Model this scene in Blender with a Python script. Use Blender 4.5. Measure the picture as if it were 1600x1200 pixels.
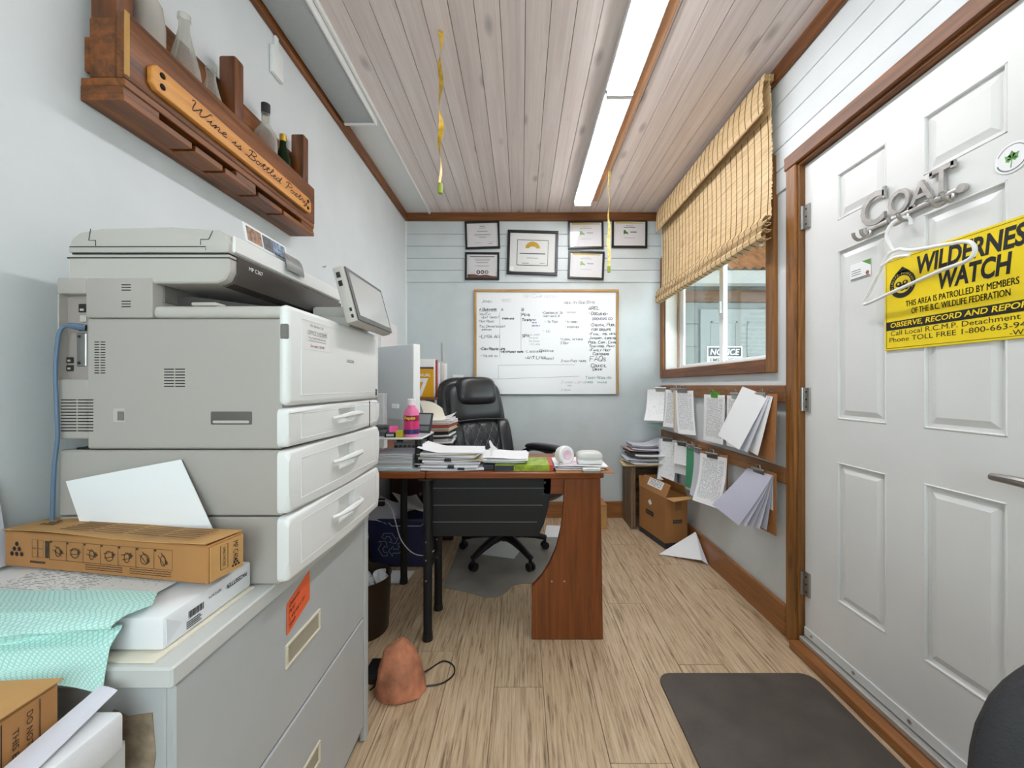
import bpy, bmesh, math, random
from mathutils import Matrix, Vector, noise as mnoise
random.seed(7)
for _o in list(bpy.data.objects):
    bpy.data.objects.remove(_o)
S = bpy.context.scene
C = S.collection
PI = math.pi

# ---------------------------------------------------------------- camera
F, CH = 622.0, 1.13                      # focal length in px of a 1600 px wide frame, eye height
cd = bpy.data.cameras.new('camera')
cam = bpy.data.objects.new('camera', cd)
C.objects.link(cam)
cd.sensor_fit = 'HORIZONTAL'
cd.sensor_width = 36.0
cd.lens = 36.0 * F / 1600.0
cd.shift_x, cd.shift_y = -15 / 1600.0, 2 / 1600.0
cd.clip_start = 0.02
cam.location = (0, 0, CH)
cam.rotation_euler = (PI / 2, 0, 0)
S.camera = cam

# ---------------------------------------------------------------- world, exposure
LED_STRENGTH = 16.0
SKY_STRENGTH = 4.5
w = bpy.data.worlds.new('overcast_sky')
S.world = w
w.use_nodes = True
bg = w.node_tree.nodes['Background']
bg.inputs[0].default_value = (0.965, 0.98, 1.0, 1)
bg.inputs[1].default_value = SKY_STRENGTH
S.view_settings.view_transform = 'Standard'
S.view_settings.look = 'None'
S.view_settings.gamma = 1.0
S.view_settings.use_curve_mapping = False
S.view_settings.exposure = 0.8

# ---------------------------------------------------------------- helpers
def at(x, y, Y):
    """point at depth Y seen at photo pixel x, y"""
    return Vector(((x - 815) * Y / F, Y, CH - (y - 602) * Y / F))

def lin(c):
    r = []
    for v in c[:3]:
        v = v / 255.0
        r.append(v / 12.92 if v <= .04045 else ((v + .055) / 1.055) ** 2.4)
    return (r[0], r[1], r[2], 1)

MATS = {}
def _new(name):
    m = bpy.data.materials.new(name)
    m.use_nodes = True
    nt = m.node_tree
    return m, nt, nt.nodes['Principled BSDF'], nt.nodes, nt.links

def mat(name, col, rough=.5, metal=0, var=0, vscale=6, bump=0, bscale=60, emit=0, trans=0, coat=0, alpha=1, stretch=None):
    if name in MATS:
        return MATS[name]
    m, nt, p, N, L = _new(name)
    p.inputs['Base Color'].default_value = lin(col)
    p.inputs['Roughness'].default_value = rough
    p.inputs['Metallic'].default_value = metal
    if coat: p.inputs['Coat Weight'].default_value = coat
    if trans: p.inputs['Transmission Weight'].default_value = trans
    if alpha < 1: p.inputs['Alpha'].default_value = alpha
    if emit:
        p.inputs['Emission Color'].default_value = lin(col)
        p.inputs['Emission Strength'].default_value = emit
    if var or bump:
        tc = N.new('ShaderNodeTexCoord')
        mp = N.new('ShaderNodeMapping')
        L.new(tc.outputs['Object'], mp.inputs[0])
        if stretch: mp.inputs['Scale'].default_value = stretch
    if var:
        n = N.new('ShaderNodeTexNoise'); n.inputs['Scale'].default_value = vscale; n.inputs['Detail'].default_value = 6
        L.new(mp.outputs[0], n.inputs['Vector'])
        mx = N.new('ShaderNodeMix'); mx.data_type = 'RGBA'
        d = tuple(max(0, c * (1 - var)) for c in col)
        mx.inputs[6].default_value = lin(d); mx.inputs[7].default_value = lin(tuple(min(255, c * (1 + var * .5)) for c in col))
        cr = N.new('ShaderNodeMapRange'); cr.inputs[1].default_value = .3; cr.inputs[2].default_value = .7
        L.new(n.outputs[0], cr.inputs[0]); L.new(cr.outputs[0], mx.inputs[0])
        L.new(mx.outputs[2], p.inputs['Base Color'])
    if bump:
        n2 = N.new('ShaderNodeTexNoise'); n2.inputs['Scale'].default_value = bscale; n2.inputs['Detail'].default_value = 4
        L.new(mp.outputs[0], n2.inputs['Vector'])
        b = N.new('ShaderNodeBump'); b.inputs['Strength'].default_value = bump; b.inputs['Distance'].default_value = .004
        L.new(n2.outputs[0], b.inputs['Height']); L.new(b.outputs[0], p.inputs['Normal'])
    MATS[name] = m
    return m

def wood(name, c1, c2, axis='Y', fine=45, rough=.5, along=1.6, knots=0, c3=None, rnd=.12, coat=0, lo=.32, hi=.68):
    """stretched grain along an axis, each object shifted and shaded a little differently"""
    if name in MATS:
        return MATS[name]
    m, nt, p, N, L = _new(name)
    tc = N.new('ShaderNodeTexCoord'); oi = N.new('ShaderNodeObjectInfo')
    sc = N.new('ShaderNodeVectorMath'); sc.operation = 'SCALE'; sc.inputs[0].default_value = (7.3, 11.1, 5.7)
    L.new(oi.outputs['Random'], sc.inputs['Scale'])
    ad = N.new('ShaderNodeVectorMath'); ad.operation = 'ADD'
    L.new(tc.outputs['Object'], ad.inputs[0]); L.new(sc.outputs[0], ad.inputs[1])
    mp = N.new('ShaderNodeMapping')
    s = [fine, fine, fine]; s['XYZ'.index(axis)] = along
    mp.inputs['Scale'].default_value = s
    L.new(ad.outputs[0], mp.inputs[0])
    n = N.new('ShaderNodeTexNoise'); n.inputs['Scale'].default_value = 1; n.inputs['Detail'].default_value = 8
    n.inputs['Roughness'].default_value = .65; n.inputs['Distortion'].default_value = .6
    L.new(mp.outputs[0], n.inputs['Vector'])
    cr = N.new('ShaderNodeValToRGB')
    cr.color_ramp.elements[0].position = lo; cr.color_ramp.elements[0].color = lin(c1)
    cr.color_ramp.elements[1].position = hi; cr.color_ramp.elements[1].color = lin(c2)
    if c3:
        e = cr.color_ramp.elements.new((lo + hi) / 2); e.color = lin(c3)
    L.new(n.outputs[0], cr.inputs[0])
    out = cr.outputs[0]
    if knots:
        mk = N.new('ShaderNodeMapping'); ks = [9, 9, 9]; ks['XYZ'.index(axis)] = 3.4
        mk.inputs['Scale'].default_value = ks
        L.new(ad.outputs[0], mk.inputs[0])
        vo = N.new('ShaderNodeTexVoronoi'); vo.inputs['Scale'].default_value = .8
        L.new(mk.outputs[0], vo.inputs['Vector'])
        mr = N.new('ShaderNodeMapRange'); mr.inputs[1].default_value = .05; mr.inputs[2].default_value = .17
        mr.inputs[3].default_value = knots; mr.inputs[4].default_value = 0
        L.new(vo.outputs['Distance'], mr.inputs[0])
        mx = N.new('ShaderNodeMix'); mx.data_type = 'RGBA'
        L.new(mr.outputs[0], mx.inputs[0]); L.new(out, mx.inputs[6]); mx.inputs[7].default_value = lin(tuple(c * .5 for c in c1))
        out = mx.outputs[2]
    hs = N.new('ShaderNodeHueSaturation')
    mr2 = N.new('ShaderNodeMapRange'); mr2.inputs[3].default_value = 1 - rnd; mr2.inputs[4].default_value = 1 + rnd
    L.new(oi.outputs['Random'], mr2.inputs[0]); L.new(mr2.outputs[0], hs.inputs['Value'])
    L.new(out, hs.inputs['Color'])
    L.new(hs.outputs[0], p.inputs['Base Color'])
    p.inputs['Roughness'].default_value = rough
    if coat: p.inputs['Coat Weight'].default_value = coat
    b = N.new('ShaderNodeBump'); b.inputs['Strength'].default_value = .15; b.inputs['Distance'].default_value = .002
    L.new(n.outputs[0], b.inputs['Height']); L.new(b.outputs[0], p.inputs['Normal'])
    MATS[name] = m
    return m

def printed(name, base=(240, 240, 240), ink=(120, 122, 128), lines=40, margin=.1, dens=.5, words=34):
    """a sheet with rows of small illegible print, laid out on the sheet's own UVs"""
    if name in MATS:
        return MATS[name]
    m, nt, p, N, L = _new(name)
    uv = N.new('ShaderNodeUVMap')
    sx = N.new('ShaderNodeSeparateXYZ'); L.new(uv.outputs[0], sx.inputs[0])
    def math_(op, a, b=None):
        n = N.new('ShaderNodeMath'); n.operation = op
        for i, q in enumerate((a, b)):
            if q is None: continue
            if isinstance(q, (int, float)): n.inputs[i].default_value = q
            else: L.new(q, n.inputs[i])
        return n.outputs[0]
    row = math_('MULTIPLY', sx.outputs[1], lines)
    fr = math_('FRACT', row)
    on = math_('LESS_THAN', fr, .42)
    cx = N.new('ShaderNodeCombineXYZ')
    L.new(math_('MULTIPLY', sx.outputs[0], words), cx.inputs[0]); L.new(math_('FLOOR', row), cx.inputs[1])
    mpz = N.new('ShaderNodeVectorMath'); mpz.operation = 'MULTIPLY'; mpz.inputs[1].default_value = (1, 3.7, 1)
    L.new(cx.outputs[0], mpz.inputs[0])
    n = N.new('ShaderNodeTexNoise'); n.inputs['Scale'].default_value = 1.0; n.inputs['Detail'].default_value = 3
    L.new(mpz.outputs[0], n.inputs['Vector'])
    g = math_('GREATER_THAN', n.outputs[0], 1 - dens)
    mu = math_('GREATER_THAN', sx.outputs[0], margin); mu2 = math_('LESS_THAN', sx.outputs[0], 1 - margin)
    mv = math_('GREATER_THAN', sx.outputs[1], margin); mv2 = math_('LESS_THAN', sx.outputs[1], 1 - margin * .7)
    k = on
    for q in (g, mu, mu2, mv, mv2):
        k = math_('MULTIPLY', k, q)
    k = math_('MULTIPLY', k, .75)
    mx = N.new('ShaderNodeMix'); mx.data_type = 'RGBA'
    L.new(k, mx.inputs[0]); mx.inputs[6].default_value = lin(base); mx.inputs[7].default_value = lin(ink)
    L.new(mx.outputs[2], p.inputs['Base Color'])
    p.inputs['Roughness'].default_value = .7
    MATS[name] = m
    return m

def pane(name, tint=(235, 242, 242), refl=.08, rough=.02):
    """thin glass: mostly see-through, a little mirror"""
    if name in MATS:
        return MATS[name]
    m, nt, p, N, L = _new(name)
    N.remove(p)
    t = N.new('ShaderNodeBsdfTransparent'); t.inputs[0].default_value = lin(tint)
    g = N.new('ShaderNodeBsdfGlossy'); g.inputs['Roughness'].default_value = rough
    lw = N.new('ShaderNodeLayerWeight'); lw.inputs[0].default_value = .5
    pw_ = N.new('ShaderNodeMath'); pw_.operation = 'POWER'; pw_.inputs[1].default_value = 5
    L.new(lw.outputs['Facing'], pw_.inputs[0])
    mr = N.new('ShaderNodeMath'); mr.operation = 'MULTIPLY_ADD'; mr.inputs[1].default_value = .9; mr.inputs[2].default_value = refl / 2
    L.new(pw_.outputs[0], mr.inputs[0])
    mx = N.new('ShaderNodeMixShader')
    L.new(mr.outputs[0], mx.inputs[0]); L.new(t.outputs[0], mx.inputs[1]); L.new(g.outputs[0], mx.inputs[2])
    L.new(mx.outputs[0], N['Material Output'].inputs[0])
    MATS[name] = m
    return m

_TXT = {}
def text2d(s, bold=0.0, shear=0.0, space=1.0):
    key = (s, bold, shear, space)
    if key not in _TXT:
        cu = bpy.data.curves.new('t', 'FONT')
        cu.body = s; cu.offset = bold; cu.shear = shear; cu.space_character = space; cu.resolution_u = 3
        ob = bpy.data.objects.new('t', cu)
        me = ob.to_mesh()
        v = [tuple(q.co[:2]) for q in me.vertices]; f = [tuple(q.vertices) for q in me.polygons]
        ob.to_mesh_clear()
        bpy.data.objects.remove(ob); bpy.data.curves.remove(cu)
        _TXT[key] = (v, f)
    return _TXT[key]

GL = dict(A="00 26 40|12 32", B="00 06 36 45 33 03|33 42 41 30 00", C="45 36 16 05 01 10 30 41", D="00 06 26 44 42 20 00", E="46 06 00 40|03 33",
  F="46 06 00|03 33", G="45 36 16 05 01 10 30 41 43 23", H="00 06|40 46|03 43", I="20 26", J="36 31 20 10 01", K="00 06|46 03 40", L="06 00 40",
  M="00 06 23 46 40", N="00 06 40 46", O="16 05 01 10 30 41 45 36 16", P="00 06 36 45 44 33 03", Q="16 05 01 10 30 41 45 36 16|22 40",
  R="00 06 36 45 44 33 03|23 40", S="45 36 16 05 04 13 33 42 41 30 10 01", T="06 46|26 20", U="06 01 10 30 41 46", V="06 20 46", W="06 10 23 30 46",
  X="00 46|06 40", Y="06 23 46|23 20", Z="06 46 00 40")
GL.update({'0': GL['O'], '1': "15 26 20", '2': "05 16 36 45 44 00 40", '3': "06 46 23 33 42 41 30 10 01", '5': "46 06 03 33 42 41 30 00",
  '-': "13 33", '.': "20 21", ',': "21 10", '(': "36 14 12 30", ')': "16 34 32 10", '/': "00 46", ':': "21 22|24 25", '&': "40 05 26 35 01 10 42"})

class B:
    def __init__(s):
        s.v = []; s.f = []; s.uv = []
    def add(s, vs, fs, uvs=None, M=None):
        o = len(s.v)
        for i, q in enumerate(vs):
            q = Vector(q)
            if M is not None: q = M @ q
            s.v.append(q); s.uv.append(uvs[i] if uvs else (0, 0))
        s.f += [tuple(i + o for i in f) for f in fs]
        return s
    def box(s, x0, x1, y0, y1, z0, z1, bev=0, seg=1, M=None):
        x0, x1 = sorted((x0, x1)); y0, y1 = sorted((y0, y1)); z0, z1 = sorted((z0, z1))
        vs = [(x0, y0, z0), (x1, y0, z0), (x1, y1, z0), (x0, y1, z0), (x0, y0, z1), (x1, y0, z1), (x1, y1, z1), (x0, y1, z1)]
        fs = [(3, 2, 1, 0), (4, 5, 6, 7), (0, 1, 5, 4), (1, 2, 6, 5), (2, 3, 7, 6), (3, 0, 4, 7)]
        if bev:
            bev = min(bev, .49 * min(x1 - x0, y1 - y0, z1 - z0))
            return s._bev(vs, fs, bev, seg, M)
        return s.add(vs, fs, None, M)
    def _bev(s, vs, fs, bev, seg, M=None, pick=None):
        bm = bmesh.new()
        bv = [bm.verts.new(q) for q in vs]
        for f in fs: bm.faces.new([bv[i] for i in f])
        es = [e for e in bm.edges if pick is None or pick(e)]
        bmesh.ops.bevel(bm, geom=es, offset=bev, segments=seg, affect='EDGES', profile=.5)
        bm.verts.index_update()
        s.add([q.co.copy() for q in bm.verts], [[q.index for q in f.verts] for f in bm.faces], None, M)
        bm.free()
        return s
    def cyl(s, p0, p1, r0, r1=None, n=16, caps=True):
        r1 = r0 if r1 is None else r1
        p0, p1 = Vector(p0), Vector(p1)
        d = (p1 - p0).normalized()
        a = d.orthogonal().normalized(); b = d.cross(a)
        vs = []
        for p, r in ((p0, r0), (p1, r1)):
            vs += [p + (a * math.cos(2 * PI * i / n) + b * math.sin(2 * PI * i / n)) * r for i in range(n)]
        fs = [(i, (i + 1) % n, n + (i + 1) % n, n + i) for i in range(n)]
        if caps: fs += [tuple(range(n - 1, -1, -1)), tuple(range(n, 2 * n))]
        return s.add(vs, fs)
    def lathe(s, c, prof, n=24, M=None, arc=None):
        vs = []; fs = []
        for r, z in prof:
            vs += [(c[0] + max(r, 1e-5) * math.cos(2 * PI * i / n), c[1] + max(r, 1e-5) * math.sin(2 * PI * i / n), c[2] + z) for i in range(n)]
        for k in range(len(prof) - 1):
            fs += [(k * n + i, k * n + (i + 1) % n, (k + 1) * n + (i + 1) % n, (k + 1) * n + i) for i in range(n)]
        return s.add(vs, fs, None, M)
    def tube(s, pts, r, n=8, closed=False, caps=True, flat=None):
        pts = [Vector(p) for p in pts]
        m = len(pts); vs = []; fs = []
        up = None
        for i, p in enumerate(pts):
            if closed: d = pts[(i + 1) % m] - pts[i - 1]
            else: d = pts[min(i + 1, m - 1)] - pts[max(i - 1, 0)]
            d.normalize()
            if up is None: up = d.orthogonal().normalized()
            up = (up - d * up.dot(d))
            up = up.normalized() if up.length > 1e-6 else d.orthogonal().normalized()
            b = d.cross(up)
            rr = r[i] if isinstance(r, (list, tuple)) else r
            vs += [p + (up * math.cos(2 * PI * k / n) + b * math.sin(2 * PI * k / n)) * rr for k in range(n)]
        for i in range(m if closed else m - 1):
            j = (i + 1) % m
            fs += [(i * n + k, i * n + (k + 1) % n, j * n + (k + 1) % n, j * n + k) for k in range(n)]
        if caps and not closed:
            fs += [tuple(range(n - 1, -1, -1)), tuple(range((m - 1) * n, m * n))]
        return s.add(vs, fs)
    def prism(s, poly, axis, d0, d1, M=None, bev=0, seg=1):
        """polygon in the plane across axis (X: (y,z), Y: (x,z), Z: (x,y)) extruded from d0 to d1"""
        n = len(poly)
        def pt(a, b, d):
            return {'X': (d, a, b), 'Y': (a, d, b), 'Z': (a, b, d)}[axis]
        vs = [pt(a, b, d0) for a, b in poly] + [pt(a, b, d1) for a, b in poly]
        fs = [tuple(range(n - 1, -1, -1)), tuple(range(n, 2 * n))] + [(i, (i + 1) % n, n + (i + 1) % n, n + i) for i in range(n)]
        if bev: return s._bev(vs, fs, bev, seg, M)
        return s.add(vs, fs, None, M)
    def sheet(s, fn, nu=6, nv=8, t=.0008, M=None):
        """fn(u,v)->point, u,v in 0..1; a real sheet with thickness t and UVs"""
        G = [[Vector(fn(i / nu, j / nv)) for j in range(nv + 1)] for i in range(nu + 1)]
        vs = []; uvs = []
        for side in (0, 1):
            for i in range(nu + 1):
                for j in range(nv + 1):
                    a = G[min(i + 1, nu)][j] - G[max(i - 1, 0)][j]; b = G[i][min(j + 1, nv)] - G[i][max(j - 1, 0)]
                    nn = a.cross(b)
                    nn = nn.normalized() if nn.length > 1e-9 else Vector((0, 0, 1))
                    vs.append(G[i][j] + nn * (t / 2 if side == 0 else -t / 2)); uvs.append((i / nu, j / nv))
        k = nv + 1; o = (nu + 1) * k; fs = []
        for i in range(nu):
            for j in range(nv):
                q = (i * k + j, (i + 1) * k + j, (i + 1) * k + j + 1, i * k + j + 1)
                fs.append(q); fs.append(tuple(o + c for c in reversed(q)))
        ring = [i * k for i in range(nu + 1)] + [nu * k + j for j in range(1, nv + 1)] + [i * k + nv for i in range(nu - 1, -1, -1)] + [j for j in range(nv - 1, 0, -1)]
        for a in range(len(ring)):
            b = (a + 1) % len(ring)
            fs.append((ring[b], ring[a], o + ring[a], o + ring[b]))
        return s.add(vs, fs, uvs, M)
    def pillow(s, w, h, t, M=None, n=14, k=.12, p=6, quilt=None, sq=.5):
        """padded cushion in local x (w), z (h), thickness along y"""
        vs = []; fs = []
        for side in (1, -1):
            for i in range(n + 1):
                for j in range(n + 1):
                    u = -math.cos(PI * i / n); v = -math.cos(PI * j / n)
                    x = w / 2 * u * (1 - k * v ** 4); z = h / 2 * v * (1 - k * u ** 4)
                    y = t / 2 * max(0, (1 - abs(u) ** p) * (1 - abs(v) ** p)) ** sq
                    if quilt and side == 1:
                        a, b, d = quilt
                        y -= d * (1 - (abs(math.sin(PI * (a * x + b * z))) * abs(math.sin(PI * (a * x - b * z)))) ** .35) * (1 - abs(u) ** 4)
                    vs.append((x, side * y, z))
        q = n + 1; o = q * q
        for i in range(n):
            for j in range(n):
                a = (i * q + j, i * q + j + 1, (i + 1) * q + j + 1, (i + 1) * q + j)
                fs.append(a); fs.append(tuple(o + c for c in reversed(a)))
        return s.add(vs, fs, None, M)
    def text(s, t, o, ux, uy, h=None, w=None, bold=0.0, shear=0.0, space=1.0):
        v, f = text2d(t, bold, shear, space)
        if not v: return s
        x0 = min(q[0] for q in v); x1 = max(q[0] for q in v); y0 = min(q[1] for q in v); y1 = max(q[1] for q in v)
        sy = (h / (y1 - y0)) if h else (w / (x1 - x0)); sx = (w / (x1 - x0)) if w else sy
        o, ux, uy = Vector(o), Vector(ux).normalized(), Vector(uy).normalized()
        return s.add([o + ux * (q[0] - x0) * sx + uy * (q[1] - y0) * sy for q in v], f)
    def ribbon(s, pts, wd, nrm):
        """flat stroke of width wd on a surface with normal nrm"""
        pts = [Vector(p) for p in pts]; nrm = Vector(nrm)
        vs = []; fs = []; m = len(pts)
        for i, p in enumerate(pts):
            d = (pts[min(i + 1, m - 1)] - pts[max(i - 1, 0)])
            if d.length < 1e-9: d = Vector((1, 0, 0))
            d.normalize(); b = nrm.cross(d) * wd / 2
            vs += [p + b, p - b]
        fs = [(2 * i, 2 * i + 1, 2 * i + 3, 2 * i + 2) for i in range(m - 1)]
        return s.add(vs, fs)
    def hand(s, t, o, ux, uy, h, wd, nrm, slant=.12, jit=.05, wide=.76, rs=None):
        """marker handwriting made of strokes"""
        rs = rs or random
        o, ux, uy = Vector(o), Vector(ux).normalized(), Vector(uy).normalized()
        x = 0
        for ch in t:
            if ch == ' ': x += h * .45; continue
            small = ch.islower(); g = GL.get(ch.upper())
            if not g: x += h * .4; continue
            hh = h * (.68 if small else 1) * (1 + rs.uniform(-jit, jit)); ww = hh * wide
            dy = rs.uniform(-jit, jit) * h
            for st in g.split('|'):
                pl = []
                for pr in st.split():
                    a = int(pr[0]) / 4 * ww + rs.uniform(-jit, jit) * hh * .5; b = int(pr[1]) / 6 * hh + rs.uniform(-jit, jit) * hh * .5
                    pl.append(o + ux * (x + a + b * slant) + uy * (b + dy))
                s.ribbon(pl, wd, nrm)
            x += (ww if ch.upper() not in "I1.,:'" else ww * .6) + h * .16
        return x

MW = {}
def obj(name, b, m, parent=None, label=None, kind=None, smooth=True, ang=35):
    vs = b.v
    if parent is not None and parent in MW and not MW[parent][1]:
        inv = MW[parent][0].inverted()
        vs = [inv @ q for q in vs]
    me = bpy.data.meshes.new(name)
    me.from_pydata([tuple(q) for q in vs], [], b.f)
    if any(q != (0, 0) for q in b.uv):
        ul = me.uv_layers.new(name='UVMap')
        li = [0] * len(me.loops)
        me.loops.foreach_get('vertex_index', li)
        flat = []
        for i in li: flat += [b.uv[i][0], b.uv[i][1]]
        ul.data.foreach_set('uv', flat)
    me.materials.append(m)
    if smooth:
        me.polygons.foreach_set('use_smooth', [True] * len(me.polygons))
        me.set_sharp_from_angle(angle=math.radians(ang))
    o = bpy.data.objects.new(name, me)
    C.objects.link(o)
    if parent is not None:
        o.parent = parent
        if parent in MW: MW[o] = MW[parent]
    if label: o['label'] = label
    if kind: o['kind'] = kind
    return o

def tag(o, label, cat, group=None):
    o['label'] = label; o['category'] = cat
    if group: o['group'] = group
    return o

def thing(name, label, cat, loc=(0, 0, 0), rz=0, group=None, local=False, rot=None):
    o = bpy.data.objects.new(name, None)
    o.empty_display_size = .05
    C.objects.link(o)
    o.location = loc
    o.rotation_euler = rot if rot else (0, 0, rz)
    M = Matrix.Translation(Vector(loc)) @ (Matrix.Rotation(rz, 4, 'Z') if not rot else __import__('mathutils').Euler(rot).to_matrix().to_4x4())
    MW[o] = (M, local)
    return tag(o, label, cat, group)

def struct(name, b, m, parent=None, label=None, smooth=False):
    o = obj(name, b, m, parent, smooth=smooth)
    if parent is None:
        o['kind'] = 'structure'
        MW[o] = (Matrix.Identity(4), False)
    if label: o['label'] = label
    return o

def copy_tree(o, parent=None):
    c = o.copy(); C.objects.link(c); c.parent = parent
    for ch in o.children: copy_tree(ch, c)
    return c

def RT(loc, rx=0, ry=0, rz=0):
    return Matrix.Translation(Vector(loc)) @ Matrix.Rotation(rz, 4, 'Z') @ Matrix.Rotation(ry, 4, 'Y') @ Matrix.Rotation(rx, 4, 'X')
R = math.radians

# ---------------------------------------------------------------- materials
m_wall = mat('wall_paint_pale_blue', (216, 220, 221), .55, var=.03, vscale=3, bump=.08, bscale=120)
m_wall_b = mat('wall_paint_blue_grey', (203, 210, 211), .5, var=.035, vscale=4, bump=.08, bscale=120)
m_white = mat('white_paint', (232, 232, 230), .45)
m_ceil = wood('whitewashed_pine', (214, 198, 193), (235, 223, 218), 'Y', 30, .6, 1.2, knots=.45, rnd=.05)
m_trim = wood('stained_trim_wood', (80, 44, 15), (146, 86, 34), 'Y', 38, .45, 2.2, knots=.5, rnd=.08)
m_trimx = wood('stained_trim_wood_x', (88, 50, 18), (138, 82, 34), 'X', 38, .45, 2.2, knots=.4, rnd=.08)
m_trimz = wood('stained_trim_wood_z', (84, 50, 18), (160, 104, 44), 'Z', 38, .45, 2.2, knots=.5, rnd=.08)
m_base = wood('baseboard_wood', (124, 76, 36), (168, 110, 58), 'Y', 40, .4, 2.0, knots=.3, rnd=.06)
m_basex = wood('baseboard_wood_x', (124, 76, 36), (168, 110, 58), 'X', 40, .4, 2.0, knots=.3, rnd=.06)
m_floor = wood('grey_oak_vinyl', (108, 88, 70), (208, 186, 156), 'Y', 120, .42, 5.5, c3=(188, 161, 128), rnd=.03, lo=.3, hi=.64)
m_black = mat('black_plastic', (22, 22, 24), .4)
m_dark = mat('dark_gap', (14, 14, 15), .8)
m_blackmetal = mat('black_powder_coat', (11, 11, 12), .6, var=.15, vscale=30)
m_steel = mat('brushed_steel', (176, 174, 170), .35, 1)
m_paper = mat('white_paper', (240, 240, 241), .7)
m_paper2 = mat('bluish_paper', (214, 214, 224), .7)
m_cream = mat('cream_paper', (232, 224, 206), .7)
m_print = printed('printed_sheet')
m_print2 = printed('form_sheet', lines=46, dens=.55, words=26, ink=(120, 122, 130))
m_print3 = printed('sparse_sheet', lines=34, dens=.40, words=22, ink=(150, 150, 156))
m_ink = mat('black_ink', (20, 20, 22), .6)
m_grey_ink = mat('grey_ink', (120, 122, 124), .6)
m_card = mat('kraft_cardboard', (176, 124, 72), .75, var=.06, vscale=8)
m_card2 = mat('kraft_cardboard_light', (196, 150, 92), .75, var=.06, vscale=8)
m_hardboard = wood('hardboard_brown', (150, 96, 52), (172, 116, 66), 'Z', 60, .6, 20, rnd=.03)
# ================================================================= SETTING
XL, XR, YB, YF_, ZC = -.993, 1.201, 3.412, -.9, 2.60
# floor, with single vinyl planks
b = B().box(XL - .12, XR + .2, YF_ - .1, YB + .1, -.06, -.006)
floor = struct('floor', b, mat('floor_joint', (140, 120, 98), .8), label='worn grey oak plank floor of the office')
pw, pl, gap = .184, 1.22, .0012
meshes = {}
k = 0
x = XL - .03
offs = [0.1, .72, .38, 1.02, .55, .0, .86, .3, .65, 1.1, .2, .5, .9]
while x < XR + .15:
    y = YF_ - .05 - offs[k % 13]
    while y < YB:
        y0, y1 = max(y, YF_), min(y + pl, YB)
        x1 = min(x + pw, XR + .16)
        if y1 - y0 > .02:
            b = B().box(x + gap, x1 - gap, y0 + gap, y1 - gap, -.006, 0)
            obj('plank', b, m_floor, floor, smooth=False)
        y += pl
    x += pw; k += 1

# ceiling, boards running away from the camera
b = B().box(XL - .12, XR + .2, YF_ - .1, YB + .1, ZC + .012, ZC + .1)
ceiling = struct('ceiling', b, mat('ceiling_groove', (70, 58, 52), .8), label='whitewashed tongue and groove board ceiling')
x = .015 - 8 * .1
while x < XR - .001:
    x1 = min(x + .1, XR)
    obj('board', B().box(x + .0012, x1 - .0012, YF_, YB, ZC, ZC + .012, .0015), m_ceil, ceiling, smooth=False)
    x += .1
# white panel strip along the left
obj('white_panel', B().box(XL, -.787, YF_, YB, ZC - .004, ZC + .012), m_white, ceiling, smooth=False)
obj('edge_strip', B().box(-.790, -.774, YF_, YB - .02, ZC - .016, ZC + .002, .003), m_white, ceiling)

# walls
b = B().box(XL - .1, XL, YF_ - .1, YB + .1, 0, ZC + .05)
wall_left = struct('wall_left', b, m_wall, label='pale smooth painted left wall')
obj('corner_bead', B().box(XL, XL + .012, YB - .012, YB, .14, ZC - .06), m_white, wall_left)
b = B().box(XL - .1, XR + .16, YB, YB + .1, 0, ZC + .05)
wall_back = struct('wall_back', b, m_wall_b, label='pale blue painted back wall with boarded upper part')
zs = [2.010, 2.113, 2.216, 2.319, 2.422, 2.60]
for z0, z1 in zip(zs[:-1], zs[1:]):
    obj('board', B().box(XL, XR, YB - .009, YB, z0 + .0016, z1 - .0016, .002), m_wall_b, wall_back, smooth=False)
VX0, VX1, VZ0, VZ1 = -.70, .85, .85, 2.15                # window behind the camera, seen only as reflections and daylight
b = B().box(XL - .1, VX0, YF_ - .1, YF_, 0, ZC + .05).box(VX1, XR + .16, YF_ - .1, YF_, 0, ZC + .05)
b.box(VX0, VX1, YF_ - .1, YF_, 0, VZ0).box(VX0, VX1, YF_ - .1, YF_, VZ1, ZC + .05)
struct('wall_front', b, m_wall, label='plain painted wall with a window behind the camera')
WY0, WY1, WZ0, WZ1 = 1.925, 3.325, 1.255, 2.15           # window opening
DY0, DY1, DZ1 = .835, 1.712, 2.078                        # door opening
b = B()
XO = XR + .15
b.box(XR, XO, WY1, YB + .1, 0, ZC + .05)
b.box(XR, XO, WY0, WY1, 0, WZ0).box(XR, XO, WY0, WY1, WZ1, ZC + .05)
b.box(XR, XO, DY1, WY0, 0, ZC + .05)
b.box(XR, XO, DY0, DY1, DZ1, ZC + .05)
b.box(XR, XO, YF_ - .1, DY0, 0, ZC + .05)
wall_right = struct('wall_right', b, m_wall, label='pale painted right wall with window and door')
for i, (z0, z1) in enumerate(zip([2.02, 2.123, 2.226, 2.329, 2.432], [2.123, 2.226, 2.329, 2.432, 2.60])):
    segs = [(YF_, YB)]
    if i == 0: segs = [(YF_, DY0 - .06), (DY1 + .06, WY0 - .05), (WY1 + .02, YB)]
    if i == 1: segs = [(YF_, WY0 - .05), (WY1 + .02, YB)]
    for y0, y1 in segs:
        obj('board', B().box(XR - .009, XR, y0, y1, z0 + .0016, z1 - .0016, .002), m_wall, wall_right, smooth=False)

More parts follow.
